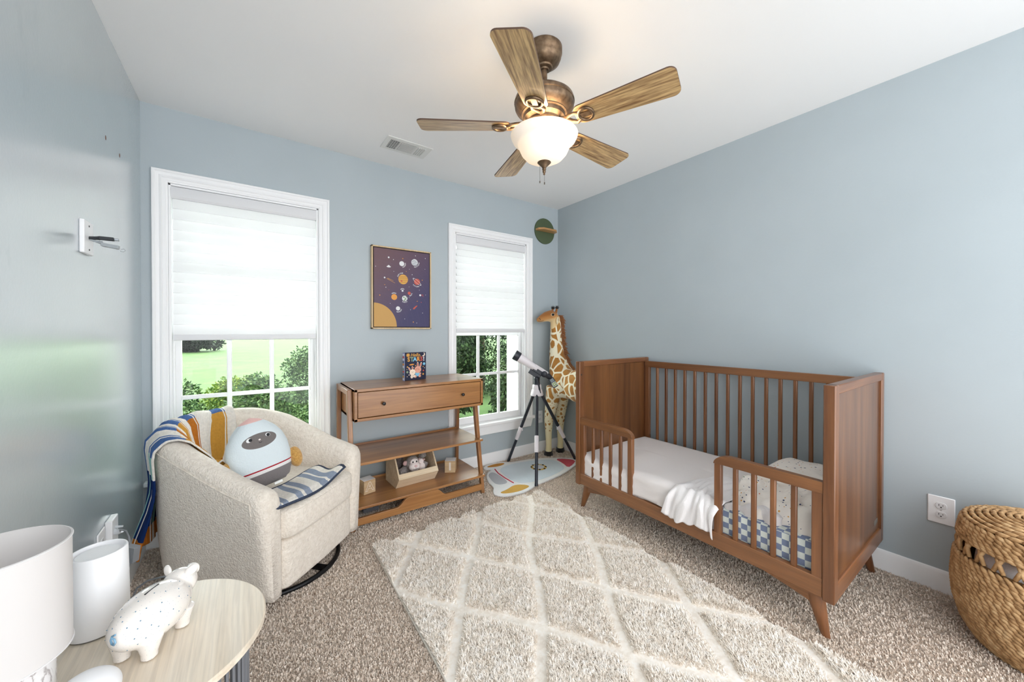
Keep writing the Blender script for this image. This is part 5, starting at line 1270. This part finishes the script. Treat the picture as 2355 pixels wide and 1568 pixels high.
ux, uy = -.290, 1.262
pu = thing('sound_machine', 'plain white tapered cylinder device with a dished top, behind the piggy bank', 'speaker', (ux, uy, tz))
b = B().lathe([(.001, .004), (.0510, .004), (.0520, .008), (.0490, .180), (.0475, .183), (.045, .183), (.0435, .180), (.0425, .172), (.001, .172)], (ux, uy, tz), 64); b.build('body', m_white, pu)
B().lathe([(.001, 0), (.049, 0), (.0510, .004), (.001, .004)], (ux, uy, tz + .0005), 48).build('foot_ring', plain('foot_grey', S(120, 118, 114), .6), pu)
b = B().lathe([(.001, .178), (.035, .178), (.038, .175), (.038, .170), (.001, .170)], (ux - .001, uy - .001, tz), 48); b.build('control_disc', plain('disc_white', S(232, 232, 234), .3), pu)

# piggy bank
PGM = Matrix.Translation((-.172, 1.140, tz)) @ Matrix.Rotation(math.atan2(.85, .53), 4, 'Z')    # local +x = where the pig faces
pg = thing('piggy_bank', 'glossy white ceramic piggy bank with small blue dots', 'piggy bank', (-.172, 1.140, tz))
pg.matrix_basis = PGM
t = NT('piggy_glaze'); v = t.coord((46, 46, 46)); vn = t.new('ShaderNodeTexVoronoi'); vn.inputs['Randomness'].default_value = .25; t.ln(v, vn.inputs['Vector'])
t.base(t.mix(t.math('LESS_THAN', vn.outputs['Distance'], .10), S(238, 232, 226), S(104, 142, 164))); t.b.inputs['Roughness'].default_value = .12; t.b.inputs['Coat Weight'].default_value = .6; t.b.inputs['Coat Roughness'].default_value = .05; m_pig = t.m
m_pl = plain('glaze_white', S(240, 234, 228), .12, coat=.6)
b = B(); b.sell((-.012, 0, .069), (.084, .056, .053), 1, 44, 28); b.sell((.060, 0, .086), (.034, .034, .033), 1, 28, 18)
b.path([(.076, 0, .090), (.094, 0, .094), (.100, 0, .095)], [.020, .0145, .0145], 20)
for x, y in ((-.050, .027), (-.050, -.027), (.034, .026), (.034, -.026)): b.path([(x, y, .045), (x * 1.02, y, .012), (x * 1.02, y, .002)], [.024, .0145, .0145], 16)
b.build('body', m_pig, pg, local=True, remesh=.0022, sm=8)
for s in (-1, 1): B().sell((0, 0, 0), (.005, .010, .014), 1, 16, 10, M=Matrix.Translation((.060, s * .027, .116)) @ Matrix.Rotation(R(s * -50), 4, 'X') @ Matrix.Rotation(R(25), 4, 'Y')).build('ear', m_pl, pg, local=True)
B().sell((.101, 0, .095), (.006, .015, .013), .8, 20, 12).build('snout', m_pl, pg, local=True)
B().path([(-.094 - .0012 * i + .002 * math.sin(i), .008 * math.sin(i * .9), .078 + .008 * math.cos(i * .9)) for i in range(8)], [.0018] * 8, 8).build('curly_tail', plain('tail_blue', S(116, 158, 186), .15), pg, local=True)
B().box(-.030, .004, -.0014, .0014, .1185, .1222).build('coin_slot', m_dark, pg, local=True)

b = B()
for i in range(12):
    for j in range(9):
        ph = R(-60 + 15 * j + (7 if i % 2 else 0)); ta = R(30 * i + 15 * (j % 2))
        nx_, ny_, nz_ = math.sin(ph), math.cos(ph) * math.cos(ta), math.cos(ph) * math.sin(ta)
        if nz_ < -.5 or nx_ > .62: continue
        p = Vector((-.012 + .0842 * nx_, .0562 * ny_, .069 + .0532 * nz_)); nrm = Vector((nx_ / .084, ny_ / .056, nz_ / .053)).normalized()
        b.sell((0, 0, 0), (.0013, .0013, .0005), 1, 8, 4, M=Matrix.Translation(p) @ nrm.to_track_quat('Z', 'Y').to_matrix().to_4x4())
b.build('painted_dots', plain('glaze_blue', S(96, 134, 158), .2), pg, local=True)
eg = thing('night_light', 'smooth white egg-shaped object at the very front of the side table', 'night light', (-.245, .993, tz))
B().sell((-.245, .993, tz + .034), (.046, .046, .034), 1, 48, 24).build('dome', m_white, eg); B().lathe([(.001, 0), (.03, 0), (.034, .006), (.001, .007)], (-.245, .993, tz + .0004), 32).build('foot', m_white, eg)

# power cord with adapter
pc_ = thing('power_cord', 'grey power cord with clear plug and inline adapter hanging by the left wall', 'power cord', (X0 + .022, 2.165, .37))
B().path([(X0 + .022, 2.17, .372), (X0 + .040, 2.16, .372), (X0 + .050, 2.14, .380)], [.012, .010, .006], 12).path([(X0 + .022, 2.185, .385), (X0 + .045, 2.17, .388)], [.006, .004], 8).build('plug', plain('clear_plug', S(214, 218, 222), .1, coat=.5), pc_)
m_cd = plain('cord_grey', S(136, 138, 142), .5)
B().path([(X0 + .045, 2.14, .380), (-.415, 2.06, .418), (-.382, 1.975, .440), (-.366, 1.93, .430), (-.360, 1.912, .405)], .0028, 8).build('cord', m_cd, pc_)
b = B(); MT = Matrix.Translation((-.352, 1.892, .384)) @ Matrix.Rotation(R(-38), 4, 'Z') @ Matrix.Rotation(R(8), 4, 'Y')
b.box(-.018, .018, -.011, .011, -.028, .028, M=MT)
for k in range(14): b.box(-.0186, .0186, -.0116, .0116, -.026 + k * .004, -.0242 + k * .004, M=MT)
b.build('adapter', plain('adapter_grey', S(142, 144, 148), .5), pc_)
b = B().path([(-.356, 1.884, .356), (-.357, 1.848, .335), (-.353, 1.82, .320), (-.342, 1.79, .290), (-.335, 1.77, .284), (-.322, 1.74, .300), (-.307, 1.714, .341), (-.273, 1.665, .38), (-.229, 1.609, .406), (-.195, 1.548, .423), (-.180, 1.46, .425), (-.19, 1.40, .40), (-.23, 1.37, .36), (-.29, 1.38, .30), (-.33, 1.40, .2), (-.34, 1.42, .06), (-.32, 1.45, .005)], .0030, 8); b.build('cord', m_cd, pc_)
